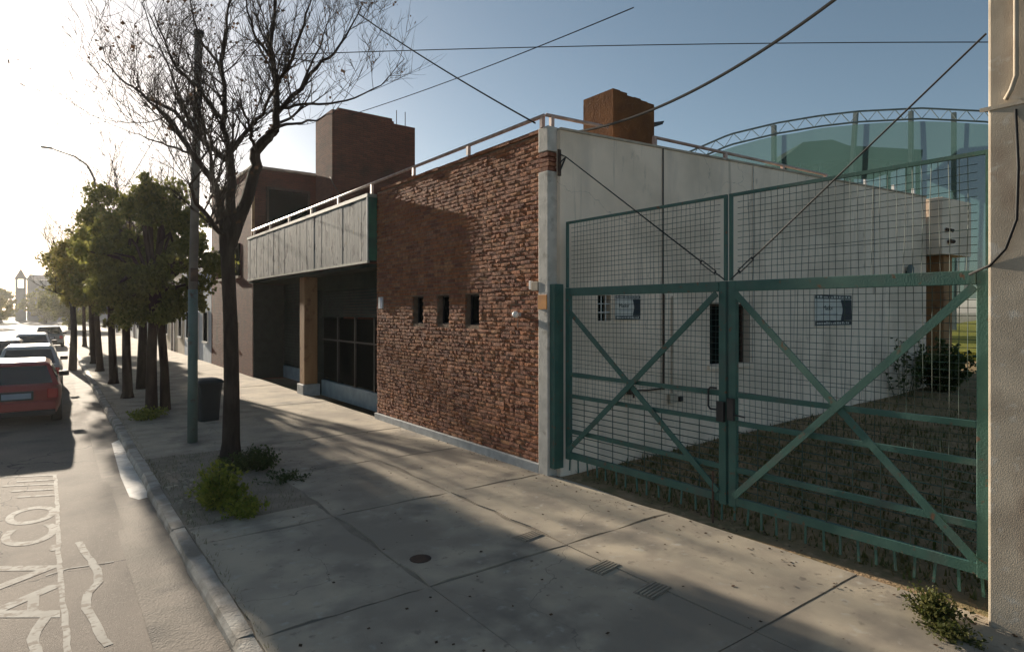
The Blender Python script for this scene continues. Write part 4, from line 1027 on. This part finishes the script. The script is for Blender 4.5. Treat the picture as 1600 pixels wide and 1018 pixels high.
tot = sum(a_ + b_ for _, a_, b_ in adv); kx = (yb_ - ya_) / tot
for chh, a_, b_ in adv:                              # reading away from the camera, letter feet toward the kerb
    me = text_mesh(chh, 1.0, M['paint'], 'letter', 0)
    xs = [v.co.x for v in me.vertices]; ys = [v.co.y for v in me.vertices]; cur += b_
    hgt = .52 if chh != '.' else .08
    for v in me.vertices:
        tx = (v.co.x - min(xs)) / (max(xs) - min(xs)) * a_ * .94 + cur; ty = (v.co.y - min(ys)) / (max(ys) - min(ys)) * hgt
        x_, y_ = .06 - ty, ya_ + tx * kx
        v.co = (x_ - .06, y_ - ya_, road_z(x_, y_) + .003 - txt.location.z)
    link('letter', me, txt); cur += a_
tag(txt, 'large worn white letters painted lengthwise on the road', 'road marking')
pts = [G(193,690), G(206,684), G(222,706), G(240,735), G(258,772), G(243,776), G(228,772), G(212,742)]
pts = [(x - .20, y) for x, y in pts]
pud = blob('gutter_patch', pts, -.108, M['whitepatch'], 'long white patch in the gutter near the weed bush', 'patch')
pts = [G(312,880), G(322,868), G(345,905), G(372,945), G(360,950), G(338,940), G(320,915)]
blob('puddle', pts, -.1065, M['water'], 'small puddle in the gutter near the camera', 'puddle')
# ribbed concrete pavers and a patch set in the pavement
for u, v, lab in ((943, 886, 'small ribbed paver nearer the gate'), (1020, 922, 'small ribbed paver nearest the camera'), (825, 838, 'small ribbed paver nearest the brick wall')):
    x, y = G(u, v, 0); e = empty('ribbed_paver', (x, y, 0), R(8)); tag(e, lab, 'paver', 'ribbed pavers in the pavement')
    MB().box(-.16, .16, -.10, .10, -.03, .009).build('frame', M['joint'], e)
    for k in range(5): MB().box(-.145, .145, -.085 + k*.037, -.085 + k*.037 + .016, .0092, .016).build('rib', M['concrete'], e)
x, y = G(657, 873, 0); cvr = MB().lathe([(.11,-.02),(.11,.008),(.09,.012)], 14, (x, y, 0)).build('valve_cover', M['rust']); tag(cvr, 'small dark iron valve cover in the shaded pavement', 'cover')

# ------------------------------------------------------------------ overhead wires
def wire(a, b, sag, r, lab, mt='wire'):
    a = Vector(a); b = Vector(b); n = 24
    o = MB().tube([a.lerp(b, i/n) - Vector((0,0,4*sag*(i/n)*(1-i/n))) for i in range(n+1)], r, 5).build('overhead_wire', M[mt]); tag(o, lab, 'wire', 'overhead wires'); return o
wire(PD(560,22,13), (6.0, 7.4, 5.40), .06, .014, 'overhead wire dropping from the bare tree to the roof corner')
wire(PD(380,88,16), PD(1620,66,14), -.1, .012, 'overhead wire running level across the whole sky')
wire(PD(520,188,22), PD(990,12,12), .12, .012, 'thin overhead wire rising from the brick tower')
wire((6.7, 7.3, 5.36), PD(1330,-20,6.5), .28, .020, 'thick pale overhead cable passing before the chimney', 'wiregrey')
wire((2.2, 13.0, 7.2), (2.0, 60, 8.0), .6, .012, 'overhead wire leaving the green pole down the street')
wire((2.2, 13.0, 6.1), (6.1, 24.3, 6.6), .2, .010, 'thin wire from the green pole to the brick house')
wire((6.3, 15.5, 5.3), (7.5, 20.2, 7.0), .12, .010, 'short wire from the railing up to the brick tower')

# ------------------------------------------------------------------ cars
def carpaint(name, c, rough=.3):
    m = mat(name, c, rough, None, spec=.5); m.node_tree.nodes['Principled BSDF'].inputs['Coat Weight'].default_value = .6; m.node_tree.nodes['Principled BSDF'].inputs['Coat Roughness'].default_value = .08; return m
M['taillamp'] = mat('tail_lamp', (.42,.02,.02), .2, None, spec=.6); M['rubber'] = mat('tyre_rubber', (.02,.02,.02), .85); M['alloy'] = mat('wheel_rim', (.35,.35,.36), .35, None, spec=.6); M['plate'] = mat('number_plate', (.25,.30,.38), .5); M['trim'] = mat('car_trim', (.025,.025,.027), .6)
def car(x, y, paint, lab, L=4.1, W=1.66, H=1.43, rz=0, hatch=True):
    e = empty('parked_car', (x, y, road_z(x, y)), rz); tag(e, lab, 'car', 'cars on the road')
    hw = W / 2; belt = .90; rr = .30
    wy = (.72, L - .80)
    st = []
    N = 34
    for i in range(N + 1):
        y_ = L * i / N
        e0 = min(y_, L - y_)
        taper = 1 - .16 * max(0, 1 - e0 / .45) ** 2
        if hatch: top = .93 if y_ < L - 1.25 else .93 - .20 * ((y_ - (L - 1.25)) / 1.25) ** 1.5
        else: top = .92 - (.04 if y_ < .9 else 0) if y_ < L - 1.3 else .92 - .2 * ((y_ - (L-1.3)) / 1.3) ** 1.5
        top -= .10 * max(0, 1 - e0 / .12) ** 2
        bot = .22 + .16 * max(0, 1 - e0 / .5) ** 2
        for c in wy:
            if abs(y_ - c) < rr + .07: bot = max(bot, .02 + math.sqrt(max(0, (rr + .09) ** 2 - (y_ - c) ** 2)) + .27)
        st.append((y_, hw * taper, bot, top))
    b = MB(); prof = lambda h_, bo, to: [(-h_*.90, bo), (-h_*.985, bo + (to-bo)*.25), (-h_, bo + (to-bo)*.55), (-h_*.965, bo + (to-bo)*.85), (-h_*.88, to), (-h_*.45, to + .02), (0, to + .025), (h_*.45, to + .02), (h_*.88, to), (h_*.965, bo + (to-bo)*.85), (h_, bo + (to-bo)*.55), (h_*.985, bo + (to-bo)*.25), (h_*.90, bo)]
    vs = []; n = 13
    for (y_, h_, bo, to) in st: vs += [(px, y_, pz) for px, pz in prof(h_, bo, to)]
    fs = [(i*n+k, i*n+(k+1)%n, (i+1)*n+(k+1)%n, (i+1)*n+k) for i in range(N) for k in range(n)]
    fs = [tuple(reversed(f)) for f in fs] + [tuple(range(n)), tuple(reversed([N*n + k for k in range(n)]))]
    b.add(vs, fs); b.build('body', paint, e, smooth=True)
    # cabin: base ring and roof ring
    yb0, yb1 = (.10, L - 1.15) if hatch else (.62, L - 1.2)
    yr0, yr1 = (.42, L - 1.95) if hatch else (1.15, L - 1.95)
    def ring(y0, y1, h_, z_): return [(-h_, y0, z_), (h_, y0, z_), (h_, y1, z_), (-h_, y1, z_)]
    lo = ring(yb0, yb1, hw*.93, .90); hi = ring(yr0, yr1, hw*.72, H - .05)
    mid = [(lo[i][k] + (hi[i][k] - lo[i][k]) * 1.0 for k in range(3)) for i in range(4)]
    rf_ = ring(yr0 + .12, yr1 - .15, hw*.60, H)
    b = MB(); b.add(lo + hi + rf_, [(0,1,5,4),(1,2,6,5),(2,3,7,6),(3,0,4,7),(4,5,9,8),(5,6,10,9),(6,7,11,10),(7,4,8,11),(8,9,10,11)]); b.build('cabin', paint, e, bevel=.03)
    def pane(nm, A, B, Cc, D, inset=(.08,.08), off=.006):
        A, B, Cc, D = map(Vector, (A, B, Cc, D)); 
        def pt(s, t): return A.lerp(B, s).lerp(D.lerp(Cc, s), t)
        n_ = (B - A).cross(D - A).normalized() * off
        a0, a1 = inset[0], 1 - inset[0]; b0, b1 = inset[1], 1 - inset[1]
        q = [pt(a0,b0), pt(a1,b0), pt(a1,b1), pt(a0,b1)]
        MB().add([v - n_*2 for v in q] + [v + n_ for v in q], [(3,2,1,0),(4,5,6,7),(0,1,5,4),(1,2,6,5),(2,3,7,6),(3,0,4,7)]).build(nm, M['carglass'], e)
    pane('rear_window', lo[0], lo[1], hi[1], hi[0], (.07,.10)); pane('windscreen', lo[2], lo[3], hi[3], hi[2], (.06,.08))
    for A, B, Cc, D in ((lo[1], lo[2], hi[2], hi[1]), (lo[3], lo[0], hi[0], hi[3])):
        A, B, Cc, D = map(Vector, (A, B, Cc, D))
        pane('side_window', A.lerp(B,.0), A.lerp(B,.5), D.lerp(Cc,.5), D, (.08,.12)); pane('side_window', A.lerp(B,.5), B, Cc, D.lerp(Cc,.5), (.06,.12))
    MB().box(-hw*.86, hw*.86, -.06, .10, .36, .56).build('bumper', paint, e, bevel=.03); MB().box(-hw*.84, hw*.84, -.05, .08, .26, .355).build('bumper_skirt', M['trim'], e, bevel=.02)
    for s in (-1, 1):
        MB().box(min(s*hw*.66, s*hw*.90), max(s*hw*.66, s*hw*.90), -.035, .12, .62, .84).build('tail_lamp', M['taillamp'], e, bevel=.02)
        MB().box(min(s*(hw*.94), s*(hw+.17)), max(s*(hw*.94), s*(hw+.17)), L-1.62, L-1.50, .90, 1.03).build('mirror', M['trim'], e, bevel=.025)
        MB().box(min(s*hw*.5, s*hw*.8), max(s*hw*.5, s*hw*.8), L-.08, L-.005, .56, .70).build('headlamp', M['white'], e, bevel=.02)
        for c in wy:
            q = empty('wheel', (s*(hw - .10), c, rr)); q.parent = e
            MB().tube([(-.10,0,0),(-.08,0,0),(.08,0,0),(.10,0,0)], [rr-.02, rr, rr, rr-.02], 20).build('tyre', M['rubber'], q, smooth=True)
            MB().tube([(-.106,0,0),(.106,0,0)], .19, 16).build('rim', M['alloy'], q)
    MB().box(-.26, .26, -.075, -.058, .64, .76).build('number_plate', M['plate'], e); MB().box(-.3, .3, -.055, -.0, .60, .80).build('plate_recess', M['trim'], e)
    MB().box(-hw*.8, hw*.8, .2, L-.3, .20, .30).build('underbody', M['trim'], e)
    return e
M['red'] = carpaint('car_red', (.28,.02,.018)); M['silver'] = carpaint('car_silver', (.45,.45,.46)); M['darkcar'] = carpaint('car_dark', (.04,.035,.045)); M['whitecar'] = carpaint('car_white', (.7,.7,.7)); M['greycar'] = carpaint('car_grey', (.17,.19,.21))
car(-.62, 17.6, M['red'], 'dark red hatchback nearest the camera, cut by the frame edge')
car(-.55, 23.9, M['silver'], 'silver car directly ahead of the dark red hatchback', 4.3, 1.7, 1.5)
car(-1.55, 29.8, M['darkcar'], 'dark car partly hidden behind the silver car', 4.2, 1.7, 1.48)
car(-.75, 38.5, M['whitecar'], 'white car ahead of the silver and dark cars', 4.1, 1.66, 1.45)
car(-.1, 54.0, M['greycar'], 'grey car farthest along the kerb', 4.3, 1.7, 1.5)
car(-4.6, 30.0, M['red'], 'red car in the other lane, only its side in frame', 4.2)

# ------------------------------------------------------------------ the far end of the street
M['farstone'] = mat('far_grey_stone', (.22,.23,.24), .9, (.17,.18,.19), .3); M['fardark'] = mat('far_dark', (.10,.10,.11), .9)
chu = empty('church', (-3, 202, 0)); tag(chu, 'grey church with pointed turret at the street end', 'church')
MB().box(-2, 16, 0, 14, -1, 10.5).build('nave', M['farstone'], chu); MB().box(2.6, 4.4, 2, 4, 10.5, 12.4).build('roof_block', M['fardark'], chu)
MB().add([(-2.2,-.2,10.503),(16,-.2,10.503),(16,14,10.503),(-2.2,14,10.503),(-1.6,7,12.2),(16,7,11.4)], [(3,2,1,0),(0,1,5,4),(2,3,4,5),(3,0,4),(1,2,5)]).build('roof', M['fardark'], chu)
for i in range(4):
    MB().box(-4.4 if i % 2 == 0 else -2.7, -3.9 if i % 2 == 0 else -2.2, 0 if i < 2 else 1.7, .5 if i < 2 else 2.2, 8.4, 10.6).build('turret_pier', M['farstone'], chu)
MB().box(-4.4, -2.2, 0, 2.2, -1, 8.397).build('turret_base', M['farstone'], chu)
MB().add([(-4.6,-.2,10.603),(-2.0,-.2,10.603),(-2.0,2.4,10.603),(-4.6,2.4,10.603),(-3.3,1.1,13.4)], [(3,2,1,0),(0,1,4),(1,2,4),(2,3,4),(3,0,4)]).build('spire', M['fardark'], chu)
for k in range(5): MB().box(-.5 + k*3.2, .7 + k*3.2, -.06, -.003, 5, 8).build('window', M['fardark'], chu)
fh = empty('far_house', (-24, 195, 0)); tag(fh, 'low grey block at the frame edge beyond the road', 'house')
MB().box(0, 14, 0, 10, -1, 8.2).build('wall', M['farstone'], fh); MB().box(8.5, 10, 2, 4, 8.203, 10.8).build('tank', M['fardark'], fh)
for k in range(5): MB().box(1 + k*2.7, 2.3 + k*2.7, -.06, -.003, 4.5, 6.3).build('window', M['fardark'], fh)
def far_tree(x, y, h, ci, sc, lab):
    e = empty('far_tree', (x, y, 0)); tag(e, lab, 'tree', 'trees at the street end')
    MB().tube([(0,0,-.3),(0,0,h*.5)], [.3,.2], 6).build('trunk', M['bark2'], e)
    o = link('crown', crowns[ci][0], e); o.location = (0,0,h*.62); o.scale = (sc,sc,sc*.9)
for i, (x, y, h, ci, sc, lab) in enumerate(((-14,150,6.5,0,2.0,'round tree at the frame edge before the low grey block'), (-6.5,118,4.6,1,1.2,'small yellowish tree alone before the church'), (-1,160,6.5,2,2.0,'tree below the church roof'), (4,150,6.5,1,2.2,'tree right of the church below its wall'), (-9,170,6,0,2.0,'tree below the church turret'), (2,98,6,2,1.6,'last tree on the pavement side of the street'))): far_tree(x, y, h, ci, sc, lab)
cl_ = MB().box(-60, 60, 175, 178, -.3, 3.2).build('far_hedge', M['leaf2']) if False else None

# ------------------------------------------------------------------ haze volume added to imitate the flare glow
hz = MB().box(-950, 950, -350, 1550, -1.4, 17).build('haze', None); tag(hz, 'thin haze added over the street for the flare glow', 'haze', kind='stuff')
hm = bpy.data.materials.new('haze'); hm.use_nodes = True; n = hm.node_tree.nodes; n.clear()
pv_ = n.new('ShaderNodeVolumePrincipled'); pv_.inputs['Color'].default_value = (.95,.95,.95,1); pv_.inputs['Density'].default_value = .00025; pv_.inputs['Anisotropy'].default_value = .6
ho = n.new('ShaderNodeOutputMaterial'); hm.node_tree.links.new(pv_.outputs[0], ho.inputs['Volume']); hz.data.materials.append(hm)
